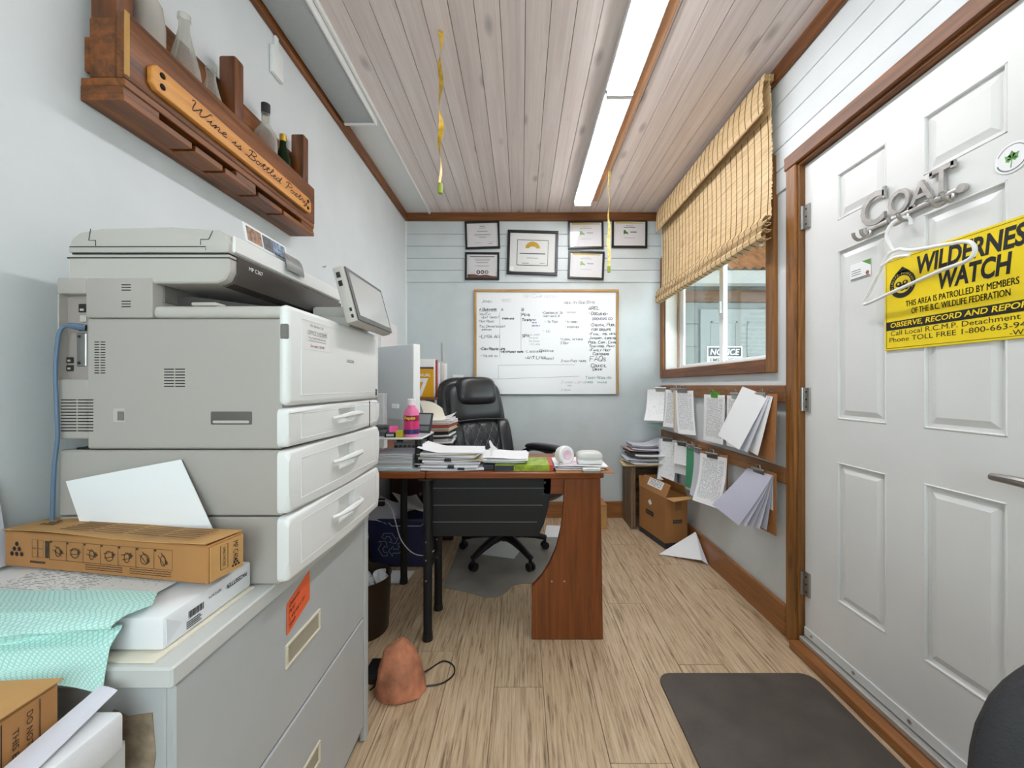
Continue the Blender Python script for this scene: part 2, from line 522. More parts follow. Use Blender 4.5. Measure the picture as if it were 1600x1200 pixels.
# ceiling trims and baseboards
struct('trim_1', B().box(XL, XL + .022, YF_, YB, ZC - .068, ZC - .004, .004), m_trim, label='dark wooden ceiling trim along the left wall')
struct('trim_2', B().box(XL + .022, XR - .022, YB - .031, YB - .009, ZC - .070, ZC, .004), m_trimx, label='brown wooden ceiling trim along the back wall')
struct('trim_3', B().box(XR - .031, XR - .009, YF_, YB - .01, ZC - .068, ZC, .004), m_trim, label='dark wooden ceiling trim above window and door')
struct('baseboard_right', B().box(XR - .02, XR, DY1 + .075, YB - .02, 0, .14, .004), m_base, label='brown wooden baseboard along the right wall')
struct('baseboard_back', B().box(XL + .02, XR, YB - .02, YB, 0, .14, .004), m_basex, label='brown wooden baseboard along the back wall')
struct('baseboard_left', B().box(XL, XL + .02, 1.35, YB, 0, .14, .004), m_base, label='brown wooden baseboard along the left wall')

# ---------------------------------------------------------------- window
wn = thing('window_1', 'white sliding window in a brown wooden surround', 'window', (XR, 2.62, WZ0))
wn['kind'] = 'structure'; del wn['category']
TX = XR - .022
for (y0, y1, z0, z1, mm) in ((1.863, 1.927, 1.19, 2.21, m_trimz), (3.331, 3.395, 1.19, 2.21, m_trimz)):
    obj('side_casing', B().box(TX, XR, y0, y1, z0, z1, .004), mm, wn)
obj('sill_casing', B().box(TX, XR, 1.927, 3.331, 1.19, 1.257, .004), m_trim, wn)
obj('head_casing', B().box(TX, XR, 1.927, 3.331, 2.145, 2.21, .004), m_trim, wn)
m_vinyl = mat('white_vinyl', (238, 240, 240), .35)
b = B()
b.box(XR, XO - .01, WY0 - .002, WY0 + .012, WZ0, WZ1).box(XR, XO - .01, WY1 - .012, WY1 + .002, WZ0, WZ1)
b.box(XR, XO - .01, WY0, WY1, WZ0 - .002, WZ0 + .012).box(XR, XO - .01, WY0, WY1, WZ1 - .012, WZ1)
obj('reveal', b, mat('reveal_paint', (236, 236, 232), .5, var=.05, vscale=5), wn, smooth=False)
gx = XO - .045
b = B()
b.box(gx, XO, WY1 - .045, WY1 - .012, WZ0 + .012, WZ1 - .012, .003).box(gx, XO, WY0 + .012, WY0 + .04, WZ0 + .012, WZ1 - .012, .003)
b.box(gx, XO, WY0 + .012, WY1 - .012, WZ0 + .012, WZ0 + .024, .003).box(gx, XO, WY0 + .012, WY1 - .012, WZ1 - .045, WZ1 - .012, .003)
obj('outer_frame', b, m_vinyl, wn)
obj('rust_stain_strip', B().box(gx - .012, gx - .001, WY1 - .03, WY1 - .012, WZ0 + .012, WZ1 - .012, .002),
    wood('old_wood_stop', (150, 104, 72), (214, 190, 160), 'Z', 30, .7, 4), wn, label='stained wooden stop at the far jamb')
ym = 2.62
for nm, y0, y1, xx in (('sash', ym - .03, WY1 - .045, gx + .004), ('sash', WY0 + .04, ym + .035, gx + .024)):
    z0, z1 = WZ0 + .024, WZ1 - .045
    b = B()
    b.box(xx, xx + .018, y0, y0 + .05, z0, z1, .003).box(xx, xx + .018, y1 - .05, y1, z0, z1, .003)
    b.box(xx, xx + .018, y0 + .05, y1 - .05, z0, z0 + .016, .003).box(xx, xx + .018, y0 + .05, y1 - .05, z1 - .045, z1, .003)
    so = obj(nm, b, m_vinyl, wn)
    obj('pane', B().box(xx + .007, xx + .011, y0 + .05, y1 - .05, z0 + .016, z1 - .045), pane('window_glass'), so, smooth=False)
obj('latch', B().box(gx - .012, gx + .006, ym - .02, ym + .0, 1.60, 1.68, .005, 2), m_vinyl, wn)

w2 = thing('window_2', 'white framed window in the wall behind the camera', 'window', (.07, YF_, VZ0))
w2['kind'] = 'structure'; del w2['category']
for x0, x1, z0, z1 in ((VX0, VX0 + .05, VZ0, VZ1), (VX1 - .05, VX1, VZ0, VZ1), (.05, .10, VZ0 + .05, VZ1 - .05), (VX0 + .05, VX1 - .05, VZ0, VZ0 + .05), (VX0 + .05, VX1 - .05, VZ1 - .05, VZ1)):
    obj('frame_bar', B().box(x0, x1, YF_ - .07, YF_ - .02, z0, z1, .003), m_vinyl, w2)
for x0, x1 in ((VX0 + .05, .05), (.10, VX1 - .05)):
    obj('pane', B().box(x0, x1, YF_ - .047, YF_ - .043, VZ0 + .05, VZ1 - .05), pane('window_glass'), w2, smooth=False)
for x0, x1, z0, z1 in ((VX0 - .06, VX0, VZ0 - .06, VZ1 + .06), (VX1, VX1 + .06, VZ0 - .06, VZ1 + .06), (VX0, VX1, VZ0 - .06, VZ0), (VX0, VX1, VZ1, VZ1 + .06)):
    obj('casing', B().box(x0, x1, YF_, YF_ + .02, z0, z1, .003), m_trimz, w2)

# ---------------------------------------------------------------- what lies outside the window: porch of a neighbouring building
b = B().box(XO, 7, -2, 8, -.25, -.12)
struct('ground', b, mat('porch_concrete', (150, 148, 142), .8, var=.15, vscale=5), label='grey concrete ground outside the window')
nb = thing('porch_building', 'grey neighbouring building with rusty corrugated roof seen through window', 'building', (2.6, 4.2, -.12))
m_nb = mat('neighbour_grey', (120, 126, 124), .7, var=.05)
obj('wall', B().box(1.45, 4.6, 4.2, 4.3, -.12, 2.62), m_nb, nb, smooth=False)
obj('beam', B().box(1.42, 4.6, 4.15, 4.2, 2.0, 2.12, .004), wood('beam_wood', (84, 58, 40), (122, 90, 66), 'X', 20, .7), nb)
for i in range(8):
    z = .1 + i * .24
    if z < 2.0: obj('siding_board', B().box(1.45, 1.86, 4.188, 4.2, z, z + .232, .003), m_nb, nb, smooth=False)
dr = obj('porch_door', B().box(1.88, 2.74, 4.17, 4.2, -.1, 1.93, .004), mat('porch_door_grey', (132, 138, 136), .5), nb)
for yy in ((1.98, 2.26), (2.36, 2.64)):
    for zz in ((.15, .75), (.9, 1.32), (1.42, 1.8)):
        b = B()
        for (a0, a1, c0, c1) in ((yy[0], yy[1], zz[0], zz[0] + .02), (yy[0], yy[1], zz[1] - .02, zz[1]), (yy[0], yy[0] + .02, zz[0], zz[1]), (yy[1] - .02, yy[1], zz[0], zz[1])):
            b.box(a0, a1, 4.162, 4.17, c0, c1, .003)
        obj('moulding', b, mat('porch_door_grey', (186, 190, 188)), dr)
obj('gutter', B().prism([(3.86, 2.12), (3.98, 2.12), (3.98, 2.24), (3.84, 2.24), (3.84, 2.21)], 'X', 1.42, 4.6), mat('gutter_grey', (158, 160, 158), .5), nb)
# corrugated roof
def roof(u, v):
    xx = 1.42 + 3.2 * u
    return (xx, 3.82 + .80 * v, 2.255 + .74 * v + .014 * math.sin(xx * 2 * PI / .085))
obj('corrugated_roof', B().sheet(roof, 300, 2, .003), wood('rusty_roofing', (124, 66, 36), (176, 118, 76), 'Y', 14, .7, 1.0), nb)
struct('added_shade_roof', B().box(XO, 5.4, -1.2, 5.6, 3.1, 3.16), m_nb, label='added unseen roof that shades the porch outside the window')  # unseen roof added to darken the view through the window
sg = thing('notice_sign', 'white notice sign on the grey door outside the window', 'sign', (2.14, 4.17, 1.4))
s0, s1 = at(1105, 565, 4.16), at(1160, 541, 4.16)
sx0, sx1, sz1 = s0.x, s1.x, s1.z
sz0 = sz1 - .25
obj('plate', B().box(sx0, sx1, 4.160, 4.165, sz0, sz1), m_paper, sg)
obj('header', B().box(sx0 + .012, sx1 - .012, 4.1585, 4.160, sz1 - .105, sz1 - .014), mat('sign_header', (40, 52, 62), .5), sg)
obj('header_text', B().text('NOTICE', (sx0 + .03, 4.1578, sz1 - .092), (1, 0, 0), (0, 0, 1), .064, sx1 - sx0 - .06, bold=.02, shear=.2), m_paper, sg, smooth=False)
obj('body_text', B().text('EMPLOYEES', (sx0 + .03, 4.1592, sz1 - .165), (1, 0, 0), (0, 0, 1), .042, sx1 - sx0 - .06, bold=.02).text('ONLY', (sx0 + .1, 4.1592, sz1 - .225), (1, 0, 0), (0, 0, 1), .042, .13, bold=.02), m_ink, sg, smooth=False)

# ---------------------------------------------------------------- door
dd = thing('door_1', 'white six panel steel door with hinges and lever handle', 'door', (1.24, 1.27, 0))
dd['kind'] = 'structure'; del dd['category']
m_door = mat('door_white', (226, 226, 224), .4, var=.02, vscale=3)
DX = 1.215
b = B().box(DX + .008, DX + .044, .842, 1.705, .06, 2.07)
cy = [(1.326, 1.531), (.995, 1.203)]
cz = [(1.762, 1.94), (1.0, 1.645), (.30, .835)]
ys = [.842, .995, 1.203, 1.326, 1.531, 1.705]
# stiles and rails stand proud of the panel field
for y0, y1 in ((.842, .995), (1.203, 1.326), (1.531, 1.705)): b.box(DX, DX + .009, y0, y1, .06, 2.07)
for y0, y1 in cy:
    for z0, z1 in ((.06, .30), (.835, 1.0), (1.645, 1.762), (1.94, 2.07)): b.box(DX, DX + .009, y0, y1, z0, z1)
leaf = obj('door_leaf', b, m_door, dd, smooth=False)
def frustum(b, y0, y1, z0, z1, xb, xt, s):
    vs = [(xb, y0, z0), (xb, y1, z0), (xb, y1, z1), (xb, y0, z1), (xt, y0 + s, z0 + s), (xt, y1 - s, z0 + s), (xt, y1 - s, z1 - s), (xt, y0 + s, z1 - s)]
    return b.add(vs, [(4, 5, 6, 7), (0, 1, 5, 4), (1, 2, 6, 5), (2, 3, 7, 6), (3, 0, 4, 7), (3, 2, 1, 0)])
for y0, y1 in cy:
    for z0, z1 in cz:
        b = frustum(B(), y0 + .014, y1 - .014, z0 + .014, z1 - .014, DX + .009, DX + .0005, .022)
        # sticking round the recess
        for (a0, a1, c0, c1) in ((y0, y1, z0, z0 + .006), (y0, y1, z1 - .006, z1), (y0, y0 + .006, z0, z1), (y1 - .006, y1, z0, z1)):
            b.box(DX - .002, DX + .009, a0, a1, c0, c1, .002)
        obj('panel', b, m_door, leaf, smooth=False)
for z in (1.846, 1.07, .285):
    b = B().box(1.2, 1.2145, 1.706, 1.716, z - .05, z + .05).cyl((1.203, 1.707, z - .05), (1.203, 1.707, z + .05), .0075, n=12)
    b.box(1.2065, 1.2145, 1.672, 1.706, z - .05, z + .05)
    h = obj('hinge', b, m_steel, dd)
    sc = B()
    for dz in (-.032, 0, .032): sc.cyl((1.2055, 1.688, z + dz), (1.2075, 1.688, z + dz), .004, n=8)
    obj('screws', sc, m_dark, h)
b = B().box(DX - .006, DX, .842, 1.705, .062, .10, .002)
sw = obj('sweep', b, mat('sweep_white', (218, 220, 220), .4), dd)
b = B()
for y in (1.66, 1.45, 1.24, 1.05, .9): b.cyl((DX - .009, y, .082), (DX - .005, y, .082), .006, n=10)
obj('screws', b, m_steel, sw)
hb = B().lathe((0, 0, 0), [(.0, 0), (.032, 0), (.032, .006), (.026, .012), (.012, .012), (.012, .05), (0, .05)], 20, RT((DX, .875, .902), 0, -PI / 2))
hd = obj('lever_handle', hb, mat('satin_nickel', (150, 148, 146), .3, 1), dd)
obj('lever', B().tube([(DX - .052, .872, .902), (DX - .056, .90, .903), (DX - .057, .94, .905), (DX - .052, .985, .904)], [.011, .012, .011, .009], 10), mat('satin_nickel', (150, 148, 146)), hd)
# jambs, casing, threshold
b = B().box(1.19, XO, DY1 - .004, DY1 + .02, 0, DZ1 + .015, .003).box(1.19, XO, DY0 - .02, DY0 + .004, 0, DZ1 + .015, .003)
jb = obj('jamb', b, m_trimz, dd)
obj('head_jamb', B().box(1.19, XO, DY0, DY1, DZ1 - .005, DZ1 + .015, .003), m_trim, dd)
obj('casing', B().box(1.178, XR, 1.716, 1.778, 0, 2.085, .004), m_trimz, dd)
obj('casing', B().box(1.178, XR, .77, .832, 0, 2.085, .004), m_trimz, dd)
obj('head_casing', B().box(1.175, XR, .76, 1.786, 2.085, 2.145, .004), m_trim, dd)
obj('threshold', B().box(1.15, XO, DY0, DY1 + .004, 0.001, .035, .006, 2), m_base, dd)
obj('sill_strip', B().box(1.19, XO, DY0 + .004, DY1 - .004, .036, .058, .003), mat('sill_aluminium', (196, 194, 188), .45, .6), dd)

# ---------------------------------------------------------------- lights
m_led = mat('lit_diffuser', (250, 251, 255), .5, emit=LED_STRENGTH)
for i, (y0, y1, lb) in enumerate(((1.955, 3.135, 'lit white linear ceiling light nearest the back wall'), (.765, 1.945, 'lit white linear ceiling light nearest the camera'))):
    t = thing('linear_ceiling_light', lb, 'ceiling light', (.48, (y0 + y1) / 2, ZC), group='lit linear ceiling lights')
    obj('housing', B().box(.412, .548, y0, y1, ZC - .014, ZC - .001, .003).box(.408, .4165, y0, y1, ZC - .034, ZC - .001, .002).box(.5435, .552, y0, y1, ZC - .034, ZC - .001, .002), m_white, t)
    prof = [(.42 + .12 * (1 - math.cos(PI * a / 10)) / 2, ZC - .014 - .046 * math.sin(PI * a / 10) ** .6) for a in range(11)]
    obj('diffuser', B().prism(prof, 'Y', y0 + .012, y1 - .012), m_led, t)
    for yy in (y0, y1 - .012): obj('end_cap', B().box(.416, .544, yy, yy + .012, ZC - .062, ZC - .01, .004), m_white, t)
tag(obj('ceiling_batten', B().box(.556, .600, -.3, 3.15, ZC - .016, ZC - .001, .003), wood('raw_batten', (176, 122, 84), (206, 156, 116), 'Y', 40, .6)),
    'raw wooden batten beside the lit ceiling lights', 'batten')
# unlit prismatic fixture at the left
t = thing('prismatic_ceiling_light', 'unlit white ceiling light with prismatic lens above the shelf', 'ceiling light', (-.88, 1.5, ZC))
obj('lens', B().box(-.968, -.800, .72, 2.165, ZC - .045, ZC - .006, .012, 2), mat('prismatic_lens', (184, 186, 186), .35, bump=.9, bscale=260), t)
obj('end_cap', B().box(-.969, -.793, 2.165, 2.182, ZC - .05, ZC - .006, .003), m_white, t)
obj('side_rail', B().box(-.800, -.791, .72, 2.182, ZC - .05, ZC - .006, .002), m_white, t)
# fly strips
for lb, X0, Y0, ztop, zbot in (('long curled yellow fly strip hanging left of the lights', at(688, 293, 1.65).x, 1.65, ZC, 1.965), ('short yellow fly strip hanging in front of the certificates', .592, 2.70, ZC - .001, 1.935)):
    t = thing('fly_strip', lb, 'fly strip', (X0, Y0, ztop), group='hanging fly strips')
    def fs(u, v, X0=X0, Y0=Y0, zt=ztop, zb=zbot):
        a = (2.2 * math.sin(v * 5.0)) * (1 if zb > 1.95 else .35) + .4
        q = (u - .5) * .022
        return (X0 + q * math.cos(a) + .004 * math.sin(v * 23), Y0 + q * math.sin(a), zt + (zb - zt) * v)
    obj('sticky_strip', B().sheet(fs, 3, 60, .0007), mat('sticky_amber' if zbot > 1.95 else 'sticky_straw', (214, 170, 48) if zbot > 1.95 else (222, 204, 128), .35, var=.2, vscale=40), t)
    c = obj('canister', B().lathe((X0, Y0, zbot - .04), [(0, 0), (.010, 0), (.0105, .004), (.0105, .04), (0, .04)], 16), mat('canister_green', (150, 168, 52), .4), t)
    obj('tack', B().cyl((X0, Y0, ztop - .008), (X0, Y0, ztop - .0005), .004, .006, 10), m_steel, t)
# ================================================================= FILING CABINET
FX = -.50
fc = thing('filing_cabinet', 'grey two drawer lateral filing cabinet carrying the office printer', 'cabinet', (-.74, .92, 0))
m_cab = mat('cabinet_grey_enamel', (186, 189, 190), .42, var=.02)
obj('body', B().box(-.972, FX - .012, .572, 1.282, .04, .70, .002), m_cab, fc)
obj('plinth', B().box(-.965, FX - .02, .58, 1.275, 0.001, .04), mat('plinth_grey', (150, 152, 152), .5), fc)
obj('top', B().box(-.975, FX + .006, .562, 1.290, .70, .73, .003), mat('cabinet_top', (206, 207, 204), .45, var=.03), fc)
obj('end_post', B().box(FX - .014, FX + .004, 1.262, 1.288, .0, .70, .002), m_cab, fc)
for z0, z1 in ((.05, .392), (.398, .696)):
    d = obj('drawer', B().box(FX - .014, FX, .574, 1.260, z0, z1, .003), m_cab, fc)
    zc = z0 + (z1 - z0) * .52
    b = B()
    y0, y1 = .842, .985
    for (a0, a1, c0, c1) in ((y0, y1, zc - .026, zc - .019), (y0, y1, zc + .019, zc + .026), (y0, y0 + .007, zc - .019, zc + .019), (y1 - .007, y1, zc - .019, zc + .019)):
        b.box(FX - .002, FX + .004, a0, a1, c0, c1, .0015)
    hh = obj('pull_rim', b, mat('pull_ivory', (214, 206, 184), .45), d)
    b = B().box(FX - .0006, FX + .0006, y0 + .006, y1 - .006, zc - .019, zc + .019)
    obj('pull_cup', b, mat('pull_cup', (168, 160, 142), .5), hh)
# torn patch on the end panel
obj('torn_patch', B().prism([(-.625, .55), (-.60, .645), (-.585, .665), (-.565, .655), (-.53, .66), (-.525, .60), (-.532, .545), (-.58, .53)], 'Y', .5705, .572),
    mat('torn_cardboard', (158, 140, 118), .9, var=.25, vscale=40), fc, label='torn brown paper patch')
# orange note
on = thing('orange_note', 'orange sticky note with handwriting on the filing cabinet drawer', 'note', (FX + .001, .90, .62))
n0 = Vector((FX + .0025, 0, 0))
obj('slip', B().prism([(.846, .598), (.936, .628), (.935, .695), (.846, .665)], 'X', FX + .001, FX + .0022), mat('orange_paper', (238, 104, 58), .7), on)
b = B()
for i, tx in enumerate(('Grounds', 'Pest', 'Licence list', 'Soap')):
    b.hand(tx, (FX + .0028, .852, .654 - i * .0145), (0, 1, .28), (0, -.05, 1), .0085, .0011, (1, 0, 0))
obj('handwriting', b, m_ink, on, smooth=False)

# ================================================================= PRINTER
pr = thing('office_printer', 'large grey and white office printer with scanner and touch panel', 'printer', (-.7, 1.04, .73))
m_pg = mat('printer_warm_grey', (174, 168, 161), .45, bump=.05, bscale=900)
m_pl = mat('printer_light_grey', (190, 185, 178), .45, bump=.05, bscale=900)
m_pw = mat('printer_white', (233, 233, 231), .4)
m_slot = mat('printer_slot_black', (34, 32, 31), .7)
YN, YF2 = .795, 1.285
# main body with the connector bay left open at the rear of the visible side
b = B()
b.box(-.868, -.480, YN, YF2, 1.003, 1.263, .003)
b.box(-.927, -.868, YN, YF2, 1.022, 1.143, .003)
b.box(-.927, -.868, YN + .016, YF2, 1.143, 1.312)
b.box(-.927, -.9235, YN, YN + .02, 1.140, 1.312)
obj('body', b, m_pg, pr)
b = B().box(-.870, -.735, YN - .002, YF2, 1.264, 1.345, .005, 2).box(-.928, -.868, YN - .002, YF2, 1.312, 1.345, .005, 2)
obj('rear_cover', b, m_pg, pr)
obj('top_deck', B().box(-.736, -.474, YN - .003, YF2, 1.264, 1.289, .009, 3), m_pl, pr)
obj('deck_tab', B().box(-.66, -.61, YN - .001, YN + .03, 1.289, 1.296, .003, 2), m_pl, pr)
# output bay
b = B().box(-.905, -.73, YN + .02, YF2, 1.30, 1.334).box(-.735, -.56, YF2 - .05, YF2, 1.285, 1.334)
obj('inner_column', b, mat('printer_mid_grey', (120, 115, 110), .55), pr)
tr = B()
tr.prism([(-.735, 1.289), (-.735, 1.318), (-.70, 1.318), (-.53, 1.296), (-.53, 1.289)], 'Y', YN + .05, YF2 - .05)
obj('output_tray', tr, mat('printer_tray_dark', (70, 66, 63), .5), pr)
b = B()
for i in range(7):
    y = YN + .09 + i * .05
    b.prism([(-.735, 1.318), (-.735, 1.321), (-.70, 1.321), (-.53, 1.299), (-.53, 1.296)], 'Y', y, y + .006)
obj('tray_ribs', b, m_slot, pr)
# scanner and document feeder, profiles across the printer swept along it
sc = B().prism([(-.906, 1.334), (-.61, 1.334), (-.593, 1.341), (-.584, 1.358), (-.584, 1.392), (-.906, 1.392)], 'Y', YN, YF2, bev=.003)
obj('scanner_base', sc, m_pl, pr)
obj('scanner_seam', B().box(-.902, -.589, YN + .004, YF2 - .004, 1.391, 1.396), m_slot, pr)
obj('scanner_rim', B().box(-.907, -.583, YN - .001, YF2, 1.3835, 1.3855), m_slot, pr)
ad = B().prism([(-.908, 1.396), (-.588, 1.396), (-.586, 1.416), (-.592, 1.432), (-.606, 1.441), (-.70, 1.446), (-.84, 1.443), (-.885, 1.436), (-.90, 1.424), (-.908, 1.405)], 'Y', YN + .002, YF2, bev=.003, seg=2)
fd = obj('document_feeder', ad, m_pl, pr)
obj('feeder_front', B().box(-.589, -.5815, YN + .012, YF2 - .004, 1.399, 1.434, .003), m_pw, fd)
# moulded step lines of the feeder end
b = B()
yl = YN + .0012
for pl_ in ([(-.862, 1.443), (-.866, 1.42), (-.852, 1.42), (-.852, 1.409)], [(-.618, 1.439), (-.626, 1.422), (-.642, 1.422), (-.642, 1.411)], [(-.905, 1.407), (-.632, 1.4075), (-.632, 1.400)]):
    b.ribbon([(x, yl, z) for x, z in pl_], .0016, (0, -1, 0))
obj('feeder_lines', b, m_slot, fd, smooth=False)
fp = obj('scanner_front', B().prism([(-.612, 1.3335), (-.607, 1.3305), (-.589, 1.3375), (-.5805, 1.356), (-.5805, 1.392), (-.5838, 1.392), (-.5838, 1.358), (-.593, 1.341)], 'Y', YN + .02, YF2 - .004), mat('printer_gloss_brown', (74, 68, 64), .22), pr)
b = B().text('MP C307', (-.5798, YN + .052, 1.374), (0, 1, 0), (0, 0, 1), .008, .045)
obj('model_lettering', b, m_paper, fp, smooth=False)
# front door, bypass tray and drawers with rounded rims
def face_plate(z0, z1, rec=None, name='front', x0=-.484, x1=-.461, y0=.788, y1=1.288, mm=None):
    """front cover: bevelled slab with an inset outline and optional handle recess"""
    ya, yb = (y0, y1)
    b = B()
    if rec is None:
        b.box(x0, x1, ya, yb, z0, z1, .011, 3)
    else:
        r0, r1, q0, q1 = rec
        d = .016
        us = [ya, r0, r1, yb]; vs_ = [z0, q0, q1, z1]
        vs = []; fs = []
        def V(p):
            vs.append(p); return len(vs) - 1
        g = [[V((x1, u, v)) for v in vs_] for u in us]
        for i in range(3):
            for j in range(3):
                if (i, j) != (1, 1): fs.append((g[i][j], g[i + 1][j], g[i + 1][j + 1], g[i][j + 1]))
        inn = [V((x1 - d, r0, q0)), V((x1 - d, r1, q0)), V((x1 - d, r1, q1)), V((x1 - d, r0, q1))]
        hole = [g[1][1], g[2][1], g[2][2], g[1][2]]
        fs.append(tuple(inn))
        for i in range(4): fs.append((hole[i], inn[i], inn[(i + 1) % 4], hole[(i + 1) % 4])[::-1])
        bk = [V((x0, ya, z0)), V((x0, yb, z0)), V((x0, yb, z1)), V((x0, ya, z1))]
        rim = [g[0][0], g[1][0], g[2][0], g[3][0], g[3][1], g[3][2], g[3][3], g[2][3], g[1][3], g[0][3], g[0][2], g[0][1]]
        fs.append(tuple(reversed(bk)))
        fs.append((bk[0], bk[1], g[3][0], g[2][0], g[1][0], g[0][0])); fs.append((bk[1], bk[2], g[3][3], g[3][2], g[3][1], g[3][0]))
        fs.append((bk[2], bk[3], g[0][3], g[1][3], g[2][3], g[3][3])); fs.append((bk[3], bk[0], g[0][0], g[0][1], g[0][2], g[0][3]))
        def pick(e):
            a, c = e.verts[0].co, e.verts[1].co
            def on(p): return abs(p.y - ya) < 1e-6 or abs(p.y - yb) < 1e-6 or abs(p.z - z0) < 1e-6 or abs(p.z - z1) < 1e-6
            if not (on(a) and on(c)): return False
            m_ = (a + c) / 2
            return on(m_) and (abs(m_.x - x1) < 1e-6 and on(m_) or (abs(a.x - c.x) > .005))
        b._bev(vs, fs, .011, 3, None, pick)
    o = obj(name, b, mm or m_pw, pr)
    # fine inset outline
    i_ = .03 if (z1 - z0) > .1 else .018
    p_ = [(ya + .045, z0 + i_ * .7), (yb - .03, z0 + i_ * .7), (yb - .03, z1 - i_ * .7), (ya + .045, z1 - i_ * .7), (ya + .045, z0 + i_ * .7)]
    bb = B().tube([(x1 - .0003, y, z) for y, z in p_], .0013, 5, caps=False)
    obj('outline_rib', bb, m_pw, o)
    if rec:
        r0, r1, q0, q1 = rec
        zc = q0 + (q1 - q0) * .42
        mid = (r0 + r1) / 2
        hs = []
        for a in range(13):
            u = -1 + a / 6
            hs.append((x1 + .002 + .019 * (1 - u ** 2) ** .5, mid + u * (r1 - r0) * .86, zc + .004 * (1 - u * u)))
        obj('handle', B().tube(hs, [.0035 + .0045 * (1 - (-1 + a / 6) ** 2) for a in range(13)], 8), m_pw, o)
    return o
fdoor = face_plate(1.089, 1.291, name='front_door')
byp = face_plate(1.006, 1.084, (1.005, 1.10, 1.034, 1.074), name='bypass_drawer')
obj('side_key', B().box(-.462, -.4595, 1.205, 1.207, 1.008, 1.082), m_slot, byp)
face_plate(.873, .999, (1.005, 1.10, .918, .978), name='paper_drawer')
face_plate(.737, .867, (1.005, 1.10, .782, .845), name='paper_drawer')
obj('tray_unit_upper', B().box(-.925, -.480, YN, YF2, .869, 1.0, .003), m_pg, pr)
obj('tray_unit_lower', B().box(-.925, -.480, YN, YF2, .7315, .866, .003), m_pg, pr)
obj('foot_gap', B().box(-.90, -.49, YN + .01, YF2 - .01, .865, 1.004), m_slot, pr)
# front door markings
b = B().text('RICOH', (-.4602, 1.052, 1.190), (0, 1, 0), (0, 0, 1), .0085, .040, bold=.01)
obj('maker_lettering', b, m_grey_ink, fdoor, smooth=False)
stk = obj('service_sticker', B().box(-.4609, -.4603, .845, .955, 1.208, 1.268), mat('sticker_white', (236, 234, 232), .4), fdoor)
b = B().text('For Service Call', (-.4600, .868, 1.258), (0, 1, 0), (0, 0, 1), .0055, .055)
b.text('OFFICE SYSTEMS', (-.4600, .856, 1.240), (0, 1, 0), (0, 0, 1), .0095, .085)
b.ribbon([(-.46, .86 + i * .004, 1.2335 + .0014 * math.sin(i * 1.9)) for i in range(20)], .0014, (1, 0, 0))
b.ribbon([(-.46, .86 + i * .004, 1.2275 + .0012 * math.sin(i * 2.3)) for i in range(20)], .0012, (1, 0, 0))
obj('sticker_print', b, m_grey_ink, stk, smooth=False)
obj('sticker_code', B().text('Serial# 12398', (-.4600, .868, 1.213), (0, 1, 0), (0, 0, 1), .006, .06), mat('red_ink', (150, 50, 46), .6), stk, smooth=False)
obj('badge', B().box(-.4609, -.4602, 1.255, 1.266, 1.098, 1.118), m_slot, fdoor)
# latch at the door's near edge
obj('door_latch', B().box(-.478, -.462, .7865, .792, 1.222, 1.252, .002), mat('printer_mid_grey', (120, 115, 110)), fdoor)
# vents cut in the visible side
def vents(x0, x1, z0, z1, n, split=True):
    b = B(); h = (z1 - z0) / n
    for i in range(n):
        z = z0 + h * (i + .5)
        xm = (x0 + x1) / 2
        for a0, a1 in (((x0, xm - .0012), (xm + .0012, x1)) if split else ((x0, x1),)):
            b.box(a0, a1, YN - .0012, YN + .004, z - h * .17, z + h * .17, .0008)
    return b
obj('side_vent', vents(-.853, -.831, 1.152, 1.219, 13), m_slot, pr)
obj('side_vent', vents(-.714, -.672, 1.125, 1.165, 7), m_slot, pr)
obj('side_vent', vents(-.920, -.855, 1.036, 1.104, 11), m_slot, pr)
b = vents(-.797, -.778, 1.317, 1.333, 3, False)
for q in b.v: q.y -= .002
obj('side_vent', b, m_slot, pr)
b = vents(-.797, -.778, 1.284, 1.300, 3, False)
for q in b.v: q.y -= .002
obj('side_vent', b, m_slot, pr)
# clip pocket; flat hand grip, its recess shade and lit lower lip painted on
obj('hand_grip', B().box(-.621, -.538, YN - .0015, YN + .004, 1.051, 1.078, .006, 2), mat('grip_shade', (96, 91, 87), .6), pr)
obj('hand_grip_lit_lip', B().box(-.617, -.542, YN - .0022, YN + .004, 1.053, 1.061, .003, 2), m_pl, pr)
obj('clip_pocket', B().box(-.816, -.792, YN - .0015, YN + .004, 1.054, 1.084, .002), m_pl, pr)
obj('clip', B().box(-.806, -.793, YN - .0024, YN + .004, 1.060, 1.078, .001), mat('printer_mid_grey', (120, 115, 110)), pr)
# connectors in the bay
yb0 = YN + .0115
obj('bay_plate', B().box(-.9232, -.868, YN + .0145, YN + .0158, 1.143, 1.312), mat('bay_grey', (160, 150, 144), .5), pr)
for x0, x1, z0, z1 in ((-.8985, -.883, 1.278, 1.295), (-.8985, -.883, 1.240, 1.253), (-.9235, -.910, 1.175, 1.187), (-.9235, -.910, 1.159, 1.171)):
    so_ = obj('socket', B().box(x0, x1, yb0, YN + .0146, z0, z1, .001), m_slot, pr)
    obj('socket_tongue', B().box(x0 + .004, x1 - .004, yb0 - .0006, yb0, z0 + .003, z0 + .007), m_pl, so_)
obj('blank_cover', B().box(-.897, -.884, yb0 + .001, YN + .0146, 1.258, 1.272, .001), m_pl, pr)
cs_ = obj('card_slot', B().box(-.903, -.883, yb0, YN + .0146, 1.168, 1.236, .002), m_steel, pr)
b = B()
for z in (1.175, 1.229): b.cyl((-.8965, yb0 - .001, z), (-.8965, yb0, z), .003, n=8)
obj('slot_screws', b, m_slot, cs_)
